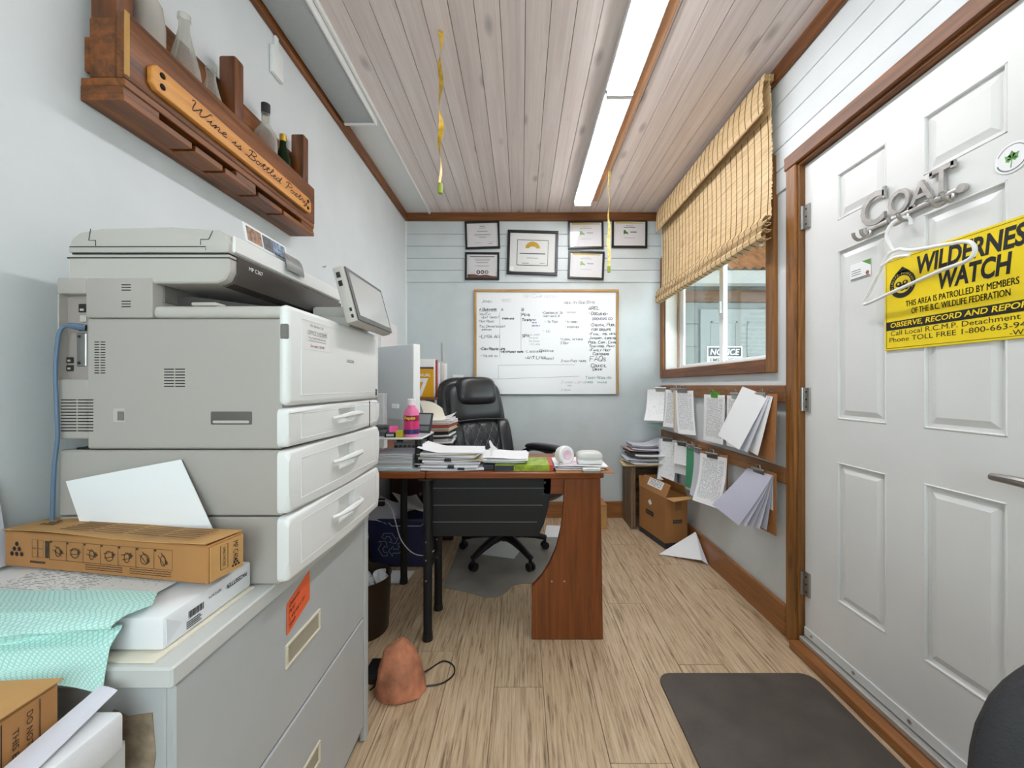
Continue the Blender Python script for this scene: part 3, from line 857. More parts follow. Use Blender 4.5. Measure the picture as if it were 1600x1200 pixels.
# control panel on its arm
arm = B().box(-.60, -.475, 1.10, 1.24, 1.289, 1.322, .006, 2).box(-.585, -.452, 1.11, 1.23, 1.318, 1.350, .008, 2)
obj('panel_arm', arm, mat('printer_arm_grey', (182, 178, 172), .5), pr)
Mp = Matrix.Translation((-.430, 1.13, 1.362)) @ Matrix.Rotation(R(-15), 4, 'Y')
b = B().box(-.030, 0, -.132, .132, -.073, .073, .006, 2, Mp)
cp = obj('control_panel', b, m_pl, pr)
obj('bezel', B().box(0, .003, -.127, .130, -.070, .071, .002, 1, Mp), mat('bezel_grey', (88, 86, 84), .3), cp)
obj('touch_screen', B().box(.003, .0036, -.112, .118, -.056, .060, 0, 1, Mp), mat('screen_off', (186, 188, 186), .14), cp)
b = B()
for zz in (.052, .03): b.box(-.022, -.012, -.1328, -.1318, zz - .008, zz + .006, 0, 1, Mp)
b.box(-.012, -.006, -.1328, -.1318, -.045, -.036, 0, 1, Mp).box(-.012, -.006, -.1328, -.1318, -.062, -.053, 0, 1, Mp)
obj('side_ports', b, m_slot, cp)
# network cable
pts = [(-.884, YN + .010, 1.246), (-.899, YN - .004, 1.249), (-.911, YN - .009, 1.238), (-.917, YN - .009, 1.205), (-.919, YN - .010, 1.16), (-.917, YN - .010, 1.09), (-.915, YN - .010, 1.03), (-.919, YN - .012, .97), (-.922, YN - .012, .90), (-.924, YN - .012, .85), (-.93, YN - .010, .80), (-.935, YN - .008, .735)]
def smooth_path(p, n=6):
    p = [Vector(q) for q in p]; out = []
    for i in range(len(p) - 1):
        p0, p1, p2, p3 = p[max(i - 1, 0)], p[i], p[i + 1], p[min(i + 2, len(p) - 1)]
        for k in range(n):
            t = k / n
            out.append(.5 * ((2 * p1) + (p2 - p0) * t + (2 * p0 - 5 * p1 + 4 * p2 - p3) * t * t + (3 * p1 - p0 - 3 * p2 + p3) * t ** 3))
    return out + [p[-1]]
nc = thing('network_cable', 'blue network cable plugged into the side of the printer', 'cable', (-.9, YN, .735))
m_cable = mat('cable_slate_blue', (92, 116, 142), .5)
obj('cord', B().tube(smooth_path(pts), .0035, 8), m_cable, nc)
obj('plug', B().tube([(-.884, YN + .0108, 1.2465), (-.890, YN + .004, 1.2475), (-.900, YN - .005, 1.249)], [.0065, .0065, .005], 8), m_cable, nc)

# card and grey flap standing behind the feeder
t = thing('photo_card', 'colour printed card standing on the scanner lid edge', 'card', (-.607, .95, 1.446))
def qsheet(p00, p10, p11, p01, bow=0):
    p00, p10, p11, p01 = map(Vector, (p00, p10, p11, p01))
    n = (p10 - p00).cross(p01 - p00).normalized()
    def fn(u, v):
        return (p00 * (1 - u) + p10 * u) * (1 - v) + (p01 * (1 - u) + p11 * u) * v + n * bow * 4 * u * (1 - u)
    return fn
cb = obj('card', B().sheet(qsheet((-.604, .872, 1.4465), (-.604, 1.03, 1.4445), (-.612, 1.03, 1.488), (-.612, .872, 1.490)), 2, 2, .001), m_paper, t)
for i, (u0, u1) in enumerate(((.05, .36), (.40, .62), (.64, .95))):
    ya, yb_ = .872 + .158 * u0, .872 + .158 * u1
    obj('picture', B().sheet(qsheet((-.6038, ya, 1.452), (-.6038, yb_, 1.452), (-.6095, yb_, 1.484), (-.6095, ya, 1.484)), 1, 1, .0006),
        mat('picture_%d' % i, [(150, 110, 80), (86, 88, 92), (120, 140, 166)][i], .5, var=.5, vscale=90), cb)
tag(obj('feeder_flap', B().sheet(lambda u, v: (-.596 + .022 * math.sin(v * 1.5), .975 + .075 * u, 1.462 - .010 * v - .038 * v * v), 6, 8, .002), mat('flap_clear_grey', (132, 132, 130), .25)),
    'small grey curled plastic flap on the scanner lid edge', 'flap')

# ================================================================= REAMS, LOOSE PAPER, CARTONS, CLOTH ON THE CABINET
m_ream = mat('ream_wrapper', (234, 235, 238), .4, bump=.25, bscale=30)
rm = thing('paper_ream', 'wrapped ream of copy paper with black print beside the printer', 'paper ream', (-.66, .69, .733))
obj('under_sheet', B().box(-.80, -.527, .572, .785, .7305, .7335), m_cream, rm)
obj('wrapper', B().box(-.815, -.533, .592, .785, .7345, .784, .005, 2), m_ream, rm)
b = B().prism([(.597, .740), (.625, .759), (.597, .779)], 'X', -.5335, -.5322)
obj('folded_flap', b, mat('ream_flap', (222, 224, 228), .4), rm)
b = B()
fx = -.5318
b.text('PACESETTER', (fx, .770, .770), (0, -1, 0), (0, 0, -1), .008, .052, bold=.02)
b.text('spicers', (fx, .705, .772), (0, -1, 0), (0, 0, -1), .007, .028)
for i in range(14):
    y = .636 + i * .0022
    b.box(fx - .0001, fx + .0001, y, y + (.0014 if i % 3 else .0007), .757, .768)
for i in range(4):
    b.box(fx - .0001, fx + .0001, .632, .662 - .003 * (i % 2), .742 + i * .0032, .7434 + i * .0032)
obj('print', b, m_ink, rm, smooth=False)
st = thing('loose_paper_pile', 'pile of loose white sheets under the long toner carton', 'paper pile', (-.87, .69, .733))
for i in range(6):
    z = .7345 + i * .0085
    a = random.uniform(-.03, .03)
    obj('sheet_bundle', B().box(-.075, .075, -.10, .10, 0, .008, .001, 1, RT((-.897 + random.uniform(-.004, .004), .682, z), 0, 0, a)), m_paper, st)
for i in range(3):
    x0, y0 = (-.985, -.96, -.93)[i], (.60, .585, .60)[i]
    z = .7865 + i * .0022
    obj('sheet', B().sheet(lambda u, v, x0=x0, y0=y0, z=z, i=i: (x0 + .30 * u + .012 * v * i, y0 + .19 * v - .02 * u * i, z + .001 * math.sin(u * 5)), 6, 4, .0012), (m_print3, m_paper, m_print)[i], st)
# sheets hanging loosely over the ream edge
tag(obj('hanging_sheet', B().sheet(lambda u, v: (-.80 + .205 * u, .575 + .15 * v, .7905 + .0010 * u - .012 * max(0, .3 - v) ** 1.0), 6, 6, .001), m_print3),
    'white printed sheet lying on the ream beside green cloth', 'paper')
# long carton
lc = thing('toner_carton', 'long brown toner carton lying on the white paper', 'carton', (-.74, .70, .797), rz=R(-9.4), local=True)
L0, D0, H0 = .437, .070, .064
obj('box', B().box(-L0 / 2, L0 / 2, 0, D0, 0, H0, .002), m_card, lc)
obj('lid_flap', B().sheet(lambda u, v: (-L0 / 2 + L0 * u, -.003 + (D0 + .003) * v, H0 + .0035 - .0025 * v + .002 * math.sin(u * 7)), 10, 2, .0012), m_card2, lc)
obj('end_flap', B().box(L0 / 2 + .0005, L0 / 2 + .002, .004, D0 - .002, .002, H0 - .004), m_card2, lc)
b = B()
def dots(b, cx, cz, r, s, P):
    for row, n in enumerate((1, 2, 3)):
        for k in range(n):
            c = (cx + (k - (n - 1) / 2) * s, cz - row * s * .8)
            b.add([P(c[0] + r * math.cos(2 * PI * q / 12), c[1] + r * math.sin(2 * PI * q / 12)) for q in range(12)], [tuple(range(12))])
dots(b, -L0 / 2 + .030, H0 * .66, .0042, .0115, lambda x, z: (x, -.0006, z))
obj('dot_emblem', b, m_ink, lc, smooth=False)
b = B()
x0 = -L0 / 2 + .066
def frame(b, x0, x1, z0, z1, wd, y=-.0007):
    b.ribbon([(x0, y, z0), (x1, y, z0), (x1, y, z1), (x0, y, z1), (x0, y, z0)], wd, (0, -1, 0))
for i in range(2):
    for j in range(2): frame(b, x0 + i * .0135, x0 + .012 + i * .0135, .021 + j * .0165, .036 + j * .0165, .0007)
b.box(x0 + .030, x0 + .038, -.0008, -.0004, .021, .052)
xs = x0 + .040
rs = random.Random(3)
for i in range(7):
    w_ = .0375
    frame(b, xs + i * w_, xs + (i + 1) * w_, .019, .053, .0008)
    cx, czz = xs + (i + .5) * w_, .036
    a = rs.uniform(-.9, .9)
    # small instruction drawings: a tube, a hand-like loop and an arrow
    dx, dz = math.cos(a), math.sin(a)
    for k in (-1, 1): b.ribbon([(cx - dx * .011 - dz * .004 * k, -.0008, czz - dz * .011 + dx * .004 * k), (cx + dx * .011 - dz * .004 * k, -.0008, czz + dz * .011 + dx * .004 * k)], .0012, (0, -1, 0))
    b.ribbon([(cx + .009 * math.cos(q / 9 * 2 * PI) * (1 if i % 2 else .6), -.0008, czz - .002 + .009 * math.sin(q / 9 * 2 * PI)) for q in range(10)], .0014, (0, -1, 0))
    b.prism([(cx + dx * .006, czz + dz * .006 - .004), (cx + dx * .014, czz + dz * .01), (cx + dx * .006, czz + dz * .006 + .004)], 'Y', -.0009, -.0006)
    b.add([(xs + i * w_ + .001, -.0009, .049), (xs + i * w_ + .005, -.0009, .049), (xs + i * w_ + .005, -.0009, .0525), (xs + i * w_ + .001, -.0009, .0525)], [(0, 1, 2, 3)])
for i in range(3):
    for xa, xb in ((x0 + .12, x0 + .20), (x0 + .215, x0 + .30)):
        pp = [(xa + (xb - xa) * q / 24, -.0007, .0155 - i * .0038 + .0004 * math.sin(q * 2.1 + i)) for q in range(25)]
        b.ribbon(pp, .0012, (0, -1, 0))
b.ribbon([(x0 - .005, -.0007, .012), (x0 + .03, -.0007, .012)], .004, (0, -1, 0))
obj('instruction_print', b, mat('carton_ink', (64, 48, 34), .7), lc, smooth=False)
b = B()
for k in range(4):
    for i in range(6):
        xa = -L0 / 2 + .11 + k * .075
        b.ribbon([(xa, .012 + i * .0085, H0 + .0062 - .0025 * (i + 1) / 7 + .001), (xa + .065, .012 + i * .0085, H0 + .0062 - .0025 * (i + 1) / 7 + .001)], .003, (0, 0, 1))
obj('lid_print', b, mat('lid_ink', (122, 88, 52), .7), lc, smooth=False)
b = B()
dots(b, -L0 / 2 + .055, .045, .004, .011, lambda x, z: (x, z, H0 + .0065))
obj('lid_emblem', b, m_ink, lc, smooth=False)
b = B()
ex = L0 / 2 + .0026
b.text('MP C406', (ex, .047, H0 - .010), (0, 0, -1), (0, 1, 0), .010, .036)
b.text('OPEN THIS END', (ex, .026, H0 - .012), (0, 0, -1), (0, 1, 0), .0055, .034)
b.ribbon([(ex, .022, .014), (ex, .036, .014), (ex, .036, .056), (ex, .022, .056), (ex, .022, .014)], .001, (1, 0, 0))
dots(b, .052, .021, .0022, .006, lambda y, z: (ex, y, z))
obj('end_print', b, m_ink, lc, smooth=False)
# sheet leaning on the printer side behind the carton
A = [at(130, 830, .775), at(338, 838, .765), at(283, 718, .788), at(103, 752, .787)]
tag(obj('leaning_sheet', B().sheet(qsheet(A[0], A[1], A[2], A[3], .004), 8, 6, .001), m_paper), 'blank white sheet leaning against the printer behind the carton', 'paper')
tag(obj('wall_sheet', B().sheet(qsheet((-.962, .60, .795), (-.958, .745, .795), (-.988, .748, .955), (-.988, .60, .955), .006), 6, 6, .001), m_paper2), 'white sheet leaning on the left wall at the picture edge', 'paper')

# green cloth draped over the reams
def cloth(u, v):
    rows = [  # v 0 (far) .. 1 (near): left, right control points
        ((-.93, .640, .800), (-.585, .640, .797)),
        ((-.93, .600, .803), (-.560, .604, .797)),
        ((-.92, .560, .808), (-.575, .582, .796)),
        ((-.90, .525, .806), (-.580, .568, .782)),
        ((-.86, .500, .795), (-.580, .560, .757)),
        ((-.79, .485, .778), (-.578, .553, .733)),
        ((-.70, .475, .768), (-.574, .545, .711)),
    ]
    q = v * (len(rows) - 1); i = min(int(q), len(rows) - 2); f = q - i; f = f * f * (3 - 2 * f)
    l = Vector(rows[i][0]).lerp(Vector(rows[i + 1][0]), f); r = Vector(rows[i][1]).lerp(Vector(rows[i + 1][1]), f)
    p = l.lerp(r, u)
    k = max(0, v - .35)
    p.z += .010 * math.sin(u * 7 + v * 3) * k + .003 * abs(math.sin(u * 5.1 + 1)) * (1 - v)
    p.y += -.016 * math.exp(-((v - .62 + .22 * u) / .07) ** 2) + .012 * math.exp(-((v - .76 + .22 * u) / .05) ** 2)
    return p
def m_cloth():
    m, nt, p, N, L = _new('green_lattice_cloth')
    uv = N.new('ShaderNodeUVMap'); mp = N.new('ShaderNodeMapping'); mp.inputs['Rotation'].default_value = (0, 0, R(42)); mp.inputs['Scale'].default_value = (58, 40, 1)
    L.new(uv.outputs[0], mp.inputs[0])
    ck = N.new('ShaderNodeTexBrick'); ck.offset = 0; ck.inputs['Scale'].default_value = 1; ck.inputs['Mortar Size'].default_value = .3; ck.inputs['Mortar Smooth'].default_value = 1.0
    ck.inputs['Brick Width'].default_value = 1; ck.inputs['Row Height'].default_value = 1
    ck.inputs['Color1'].default_value = lin((214, 236, 232)); ck.inputs['Color2'].default_value = lin((206, 232, 228)); ck.inputs['Mortar'].default_value = lin((150, 212, 200))
    L.new(mp.outputs[0], ck.inputs['Vector']); L.new(ck.outputs['Color'], p.inputs['Base Color'])
    p.inputs['Roughness'].default_value = .85
    return m
tag(obj('cleaning_cloth', B().sheet(cloth, 28, 34, .0016), m_cloth()), 'crumpled mint green lattice cleaning cloth draped over the paper', 'cloth')

# lower stand in front of the cabinet with carton and papers
sb = thing('storage_box', 'white storage box standing in front of the filing cabinet', 'box', (-.74, .33, 0))
obj('box_body', B().box(-.972, -.55, .08, .54, 0.001, .60, .004), mat('box_white', (206, 206, 204), .6, var=.06), sb)
obj('box_lid', B().box(-.98, -.542, .072, .548, .60, .645, .004), mat('box_lid_white', (214, 214, 212), .6, var=.05), sb)
c2_ = thing('small_carton', 'brown carton with red dots at the lower left corner', 'carton', (-.66, .43, .6455), rz=R(4), local=True)
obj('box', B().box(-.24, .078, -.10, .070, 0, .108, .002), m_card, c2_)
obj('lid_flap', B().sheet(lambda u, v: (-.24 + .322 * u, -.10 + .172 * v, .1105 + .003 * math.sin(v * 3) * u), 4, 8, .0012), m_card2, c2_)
b = B(); dots(b, -.02, .04, .012, .030, lambda x, z: (x * .8 + .0, z, .1148))
obj('dot_emblem', b, mat('faded_red_ink', (176, 84, 62), .7), c2_, smooth=False)
b = B()
b.text('DO NOT OPEN', (.0790, .034, .098), (0, 0, -1), (0, 1, 0), .0065, .07).text('THIS END', (.0790, .020, .088), (0, 0, -1), (0, 1, 0), .0065, .05)
b.ribbon([(.0788, .048, .004), (.0788, .048, .104)], .0010, (1, 0, 0)); b.ribbon([(.0788, .010, .004), (.0788, .010, .104)], .0010, (1, 0, 0))
obj('end_print', b, m_ink, c2_, smooth=False)
pk = thing('paper_packet', 'wrapped white paper packet below the green cloth', 'paper packet', (-.53, .49, .6455))
obj('packet', B().box(-.574, -.528, .38, .530, .6462, .698, .006, 2, None), m_ream, pk)
obj('loose_cover', B().sheet(qsheet((-.574, .40, .6995), (-.532, .40, .6995), (-.548, .54, .716), (-.572, .54, .722), .002), 4, 4, .001), m_paper2, pk)

# ================================================================= WINE SHELF
sh = thing('wine_shelf', 'rustic wooden wine shelf with lettered plank on the left wall', 'shelf', (-.94, 1.3, 1.77))
m_sh = wood('shelf_walnut_stain', (68, 36, 11), (150, 86, 32), 'Y', 34, .42, 2.4, knots=.6, rnd=.1)
m_shz = wood('shelf_walnut_stain_z', (66, 35, 11), (128, 70, 26), 'Z', 34, .42, 2.4, knots=.4, rnd=.1)
SX0, SX1 = -.991, -.893
# bottom board with stemware slots opening at its front edge
b = B().box(SX0, SX0 + .035, .894, 1.713, 1.770, 1.786, .001)
cuts = [.894, 1.085, 1.195, 1.345, 1.49, 1.713]
for a0, a1 in zip(cuts[:-1], cuts[1:]):
    b.box(SX0 + .034, SX1, a0 + (.006 if a0 > .9 else 0), a1 - (.006 if a1 < 1.7 else 0), 1.770, 1.786, .001)
obj('slotted_board', b, m_sh, sh)
for y in (.894, 1.25, 1.62): obj('spacer', B().box(SX0, SX1 - .002, y, y + .09, 1.786, 1.803, .001), m_sh, sh)
obj('shelf_board', B().box(SX0, SX1 + .001, .894, 1.713, 1.803, 1.822, .002), m_sh, sh)
obj('front_board', B().box(SX1 - .018, SX1 + .002, .894, 1.715, 1.822, 1.975, .004, 2), m_sh, sh)
for z0, z1 in ((1.84, 1.92), (2.02, 2.12)):
    obj('back_board', B().box(SX0, SX0 + .016, .90, 1.70, z0, z1, .003), m_sh, sh)
for y0, x0, x1 in ((.897, -.974, -.913), (1.268, -.966, -.912), (1.665, -.966, -.912)):
    obj('post', B().box(x0, x1, y0, y0 + .042, 1.823, 2.183, .007, 2), m_shz, sh)
obj('end_block', B().box(SX0 + .016, SX1 - .02, .896, .915, 1.823, 1.96, .003), m_sh, sh)
sv = obj('lettered_plank', B().prism([(.945, 1.852), (.958, 1.840), (1.645, 1.840), (1.660, 1.852), (1.660, 1.888), (1.645, 1.902), (.958, 1.902), (.945, 1.888)], 'X', SX1 + .002, SX1 + .016, bev=.002),
    wood('plank_honey', (186, 112, 40), (222, 156, 74), 'Y', 44, .4, 2.2, rnd=.03), sh)
b = B()
for y in (.972, 1.634):
    for z in (1.858, 1.885): b.lathe((0, 0, 0), [(0, 0), (.007, 0), (.0075, .002), (.005, .004), (0, .0045)], 12, RT((SX1 + .0155, y, z), 0, PI / 2))
obj('bolt', b, mat('bolt_black', (30, 26, 24), .35, .8), sv)
# cursive lettering: strokes written as one running hand
CUR = dict(
  W=[[(0, 1.5), (.12, 1.75), (.28, 1.6), (.3, .9), (.42, 0), (.7, .7), (.9, 1.35), (.92, .6), (1.08, 0), (1.4, .7), (1.6, 1.75), (1.8, 1.65)]],
  i=[[(0, .1), (.2, .5), (.3, .85), (.28, .3), (.38, .03), (.55, .15)], [(.36, 1.2), (.38, 1.28)]],
  n=[[(0, .1), (.15, .6), (.25, .8), (.22, 0), (.35, .6), (.52, .82), (.6, .6), (.58, .2), (.68, .03), (.85, .15)]],
  e=[[(0, .15), (.3, .4), (.48, .68), (.36, .85), (.2, .6), (.2, .2), (.38, .02), (.65, .2)]],
  s=[[(0, .1), (.25, .55), (.32, .85), (.36, .6), (.46, .25), (.34, .02), (.12, .1), (.4, .05), (.6, .15)]],
  B=[[(.3, 1.5), (.4, 1.7), (.38, .8), (.25, 0)], [(.0, 1.3), (.2, 1.75), (.7, 1.8), (.95, 1.45), (.7, 1.0), (.42, .95), (.8, .85), (1.05, .5), (.85, .08), (.4, .0), (.1, .2), (-.1, .0)]],
  o=[[(.35, .8), (.12, .6), (.12, .2), (.32, .02), (.52, .25), (.5, .65), (.35, .8), (.5, .7), (.75, .75)]],
  t=[[(0, .15), (.25, .8), (.35, 1.4), (.3, .5), (.36, .05), (.55, .1), (.62, .2)], [(.1, 1.0), (.6, 1.08)]],
  l=[[(0, .15), (.3, .8), (.46, 1.5), (.34, 1.7), (.25, 1.2), (.25, .3), (.36, .02), (.58, .18)]],
  d=[[(.5, .7), (.3, .82), (.1, .5), (.15, .1), (.35, .08), (.52, .5), (.66, 1.65), (.58, .5), (.62, .06), (.82, .15)]],
  P=[[(.35, 1.5), (.42, 1.7), (.38, .8), (.25, -.05)], [(.0, 1.3), (.25, 1.78), (.75, 1.8), (1.0, 1.4), (.8, .95), (.45, .9)]],
  r=[[(0, .1), (.2, .75), (.24, .9), (.3, .75), (.48, .75), (.44, .3), (.54, .03), (.7, .15)]],
  y=[[(0, .15), (.15, .75), (.2, .3), (.32, .1), (.5, .4), (.6, .8), (.52, 0), (.4, -.6), (.25, -.62), (.3, -.3), (.75, .2)]])
b = B()
ylet, sz = 1.045, .0195
adv = dict(W=1.65, i=.5, n=.8, e=.58, s=.55, B=1.1, o=.68, t=.55, l=.5, d=.75, P=.95, r=.62, y=.7)
total = sum(adv.get(c, .62) for c in 'Wine is Bottled Poetry')
k = (1.625 - ylet) / total
for ch in 'Wine is Bottled Poetry':
    if ch == ' ': ylet += .62 * k; continue
    for st_ in CUR[ch]:
        pts_ = smooth_path([(0, q[0], q[1]) for q in st_], 4)
        b.ribbon([(SX1 + .0166, ylet + (p.y + p.z * .25) * k, 1.863 + p.z * sz * .86) for p in pts_], .0029, (1, 0, 0))
    ylet += adv[ch] * k
obj('cursive_lettering', b, mat('burnt_brown', (52, 28, 14), .7), sv, smooth=False)
obj('price_strip', B().box(SX1 - .001, SX1 + .0025, .894, .906, 1.83, 1.975, .001), wood('split_edge', (160, 116, 52), (196, 150, 80), 'Z', 40, .6), sh)

def thin_glass(name, col, milk, rough=.05):
    m, nt, p, N, L = _new(name)
    p.inputs['Base Color'].default_value = lin(col); p.inputs['Roughness'].default_value = rough
    t = N.new('ShaderNodeBsdfTransparent'); t.inputs[0].default_value = lin(tuple(min(255, c + 12) for c in col))
    lw = N.new('ShaderNodeLayerWeight'); lw.inputs[0].default_value = .35
    mr = N.new('ShaderNodeMapRange'); mr.inputs[3].default_value = milk; mr.inputs[4].default_value = .8
    mx = N.new('ShaderNodeMixShader')
    L.new(lw.outputs['Facing'], mr.inputs[0]); L.new(mr.outputs[0], mx.inputs[0]); L.new(t.outputs[0], mx.inputs[1]); L.new(p.outputs[0], mx.inputs[2])
    L.new(mx.outputs[0], N['Material Output'].inputs[0])
    return m
def glass(name, col, rough=.06):
    m, nt, p, N, L = _new(name)
    p.inputs['Base Color'].default_value = lin(col); p.inputs['Roughness'].default_value = rough
    p.inputs['Transmission Weight'].default_value = .92; p.inputs['IOR'].default_value = 1.3
    return m
g_clear = thin_glass('clear_bottle_glass', (216, 214, 208), .10); g_frost = thin_glass('cloudy_bottle_glass', (214, 208, 200), .35, .2); g_green = glass('green_bottle_glass', (40, 104, 56))
def bottle(name, lab, x, y, prof, gm, cap=None, label=None):
    t = thing(name, lab, 'bottle', (x, y, 1.8235), group='bottles on the wine shelf')
    n = len(prof)
    inner = [(max(r - .0022, .0005), z) for r, z in prof[::-1] if z > .004] + [(0, .006)]
    obj('glass', B().lathe((x, y, 1.8235), [(0, 0)] + prof + (inner if gm is g_green else []), 24), gm, t)
    ztop = prof[-1][1]
    if cap:
        obj('cap', B().lathe((x, y, 1.8235 + ztop - cap[1] * .75), [(prof[-1][0] + .001, 0), (prof[-1][0] + .0015, cap[1]), (0, cap[1])], 18), cap[0], t)
    if label:
        r, z0, z1, mm = label
        obj('label', B().lathe((x, y, 1.8235), [(r + .0004, z0), (r + .0008, z0), (r + .0008, z1), (r + .0004, z1)], 24), mm, t)
cone = [(.040, 0), (.042, .004), (.042, .13), (.037, .17), (.019, .24), (.013, .27), (.013, .29), (.0155, .292), (.0155, .305), (.0125, .306)]
bottle('glass_bottle', 'tall cloudy cylindrical bottle nearest the camera on the shelf', -.945, 1.005, [(.034, 0), (.036, .004), (.036, .22), (.030, .27), (.015, .30), (.014, .34), (.016, .342), (.016, .355)], g_frost)
bottle('glass_bottle', 'tall conical clear bottle in the middle of the shelf', -.945, 1.115, [(r, z * 1.12) for r, z in cone], g_clear)
bottle('glass_bottle', 'short conical clear bottle beside the wooden post', -.94, 1.205, [(r * .92, z * .87) for r, z in cone], g_clear)
bottle('spirit_bottle', 'round clear spirit bottle with black stopper on the shelf', -.945, 1.47, [(.036, 0), (.038, .005), (.038, .21), (.035, .235), (.020, .258), (.0135, .275), (.0135, .335)], g_clear, (mat('stopper_black', (26, 24, 24), .5), .035))
bottle('small_bottle', 'small green bottle with gold cap and red label', -.935, 1.56, [(.024, 0), (.025, .004), (.025, .19), (.013, .235), (.011, .255), (.011, .28)], g_green, (mat('gold_cap', (196, 162, 66), .3, .8), .026), (.025, .10, .165, mat('red_label', (166, 44, 36), .6)))
# junction plate on the left wall
jp = thing('wall_plate', 'small white cover plate high on the left wall', 'cover plate', (XL, 1.6, 2.42))
obj('plate', B().box(XL + .0005, XL + .018, 1.565, 1.635, 2.365, 2.475, .004, 2), m_white, jp)
obj('cable_strip', B().box(XL + .0005, XL + .012, 1.59, 1.61, 2.475, 2.53, .002), m_white, jp)
tag(obj('wall_hook', B().tube([(XL + .001, 1.985, 1.722), (XL + .014, 1.985, 1.72), (XL + .018, 1.985, 1.727)], .0025, 6), m_steel), 'tiny metal hook on the left wall above the touch panel', 'hook')
# ================================================================= DESK
m_desk = wood('desk_cherry_laminate', (96, 46, 15), (142, 76, 29), 'Z', 40, .35, 2.0, rnd=.02)
m_deskx = wood('desk_cherry_laminate_x', (104, 50, 16), (150, 78, 30), 'X', 40, .35, 2.0, rnd=.02)
DT = .745
dk = thing('corner_desk', 'cherry brown corner desk with black legs and modesty panel', 'desk', (-.2, 2.0, 0))
obj('worktop', B().prism([(-.424, 1.758), (.345, 1.758), (.368, 1.775), (.368, 2.16), (.30, 2.25), (-.424, 2.25)], 'Z', DT - .028, DT, bev=.004), m_deskx, dk)
obj('worktop', B().prism([(-.960, 1.758), (-.426, 1.758), (-.426, 2.40), (-.46, 2.52), (-.46, 3.36), (-.960, 3.36)], 'Z', DT - .028, DT, bev=.004), m_deskx, dk, label='return worktop along the left wall')
# end panel with its curved cut-out
pan = [(.045, 0.001), (.360, 0.001), (.350, .716), (.190, .716)]
curve = [(.190, .716), (.187, .60), (.176, .50), (.155, .41), (.125, .335), (.09, .28), (.046, .238)]
obj('end_panel', B().prism([(.045, 0.001), (.362, 0.001), (.350, .716)] + curve, 'Y', 1.766, 1.792, bev=.002), m_desk, dk)
obj('panel_foot_cams', B().cyl((.134, 1.7655, .26), (.134, 1.767, .26), .004, n=8).cyl((.19, 1.7655, .26), (.19, 1.767, .26), .004, n=8), m_steel, dk)
obj('apron_strip', B().box(.10, .19, 1.80, 1.815, .64, .716), m_deskx, dk)
# modesty panel of black metal in bands
mp_ = [(-.405, .447), (.075, .447), (.10, .50), (.122, .58), (.132, .66), (.135, .716), (-.405, .716)]
modp = obj('modesty_panel', B().prism(mp_, 'Y', 1.80, 1.812, bev=.002), m_blackmetal, dk)
for z, xr in ((.665, .115), (.588, .105), (.512, .08)):
    obj('pressed_groove', B().box(-.40, xr - .01, 1.7975, 1.800, z - .0022, z + .0022, .001), mat('groove_edge', (92, 92, 94), .35), modp)
b = B()
for x, z in ((.105, .69), (.10, .64)): b.cyl((x, 1.797, z), (x, 1.800, z), .005, n=10)
obj('panel_screws', b, mat('dark_screw', (70, 70, 72), .5, .6), modp)
for x, y in ((-.417, 1.768), (-.420, 2.008), (-.673, 2.275), (-.52, 3.30), (-.93, 3.30)):
    lg = obj('leg', B().cyl((x, y, .03), (x, y, DT - .028), .0195, n=18).cyl((x, y, DT - .033), (x, y, DT - .028), .04, n=18), m_blackmetal, dk)
    obj('foot', B().lathe((x, y, 0.001), [(0, 0), (.023, 0), (.024, .006), (.021, .03), (0, .03)], 18), m_black, lg)
    if y < 2.1:
        bb = B()
        for z in (.44, .36, .27): bb.cyl((x - .003, y - .021, z), (x - .003, y - .018, z), .004, n=8)
        obj('leg_screws', bb, m_steel, lg)
obj('stretcher', B().tube([(-.418, 1.785, .30), (-.42, 1.99, .30)], .010, 8), m_blackmetal, dk)
pd = thing('drawer_pedestal', 'dark brown drawer pedestal in the shadow under the desk', 'drawer unit', (-.75, 3.1, 0))
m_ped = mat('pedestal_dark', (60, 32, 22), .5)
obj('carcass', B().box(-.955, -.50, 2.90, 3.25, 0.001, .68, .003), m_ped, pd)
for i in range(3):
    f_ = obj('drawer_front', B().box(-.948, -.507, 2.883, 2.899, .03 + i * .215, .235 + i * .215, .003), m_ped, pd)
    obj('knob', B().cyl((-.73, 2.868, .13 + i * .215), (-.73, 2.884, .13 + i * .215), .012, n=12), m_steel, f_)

# ================================================================= OFFICE CHAIR
ch = thing('office_chair', 'black leather high back office chair behind the desk', 'chair', (-.12, 2.66, 0), rz=math.atan2(-.62, -.78), local=True)
m_lea = mat('black_leather', (34, 34, 36), .3, bump=.2, bscale=160)
m_lea2 = mat('black_leather_quilted', (40, 40, 43), .38, bump=.2, bscale=160)
for k_ in range(5):
    a = R(72 * k_ - 54) - math.atan2(-.62, -.78)
    d = Vector((math.cos(a), math.sin(a), 0))
    pts_ = [d * .03 + Vector((0, 0, .135)), d * .12 + Vector((0, 0, .128)), d * .22 + Vector((0, 0, .105)), d * .30 + Vector((0, 0, .078))]
    lg = obj('base_leg', B().tube(pts_, [.032, .027, .022, .018], 10), m_black, ch)
    p = d * .295
    cst = obj('caster', B().cyl(p + Vector((-d.y * .020, d.x * .020, .0265)), p + Vector((-d.y * .006, d.x * .006, .0265)), .0255, n=18).cyl(p + Vector((d.y * .020, -d.x * .020, .0265)), p + Vector((d.y * .006, -d.x * .006, .0265)), .0255, n=18), m_black, lg)
    obj('stem', B().cyl(p + Vector((0, 0, .026)), p + Vector((0, 0, .08)), .011, n=10), m_black, lg)
obj('gas_lift', B().cyl((0, 0, .10), (0, 0, .22), .034, n=18).cyl((0, 0, .22), (0, 0, .40), .022, n=18), m_black, ch)
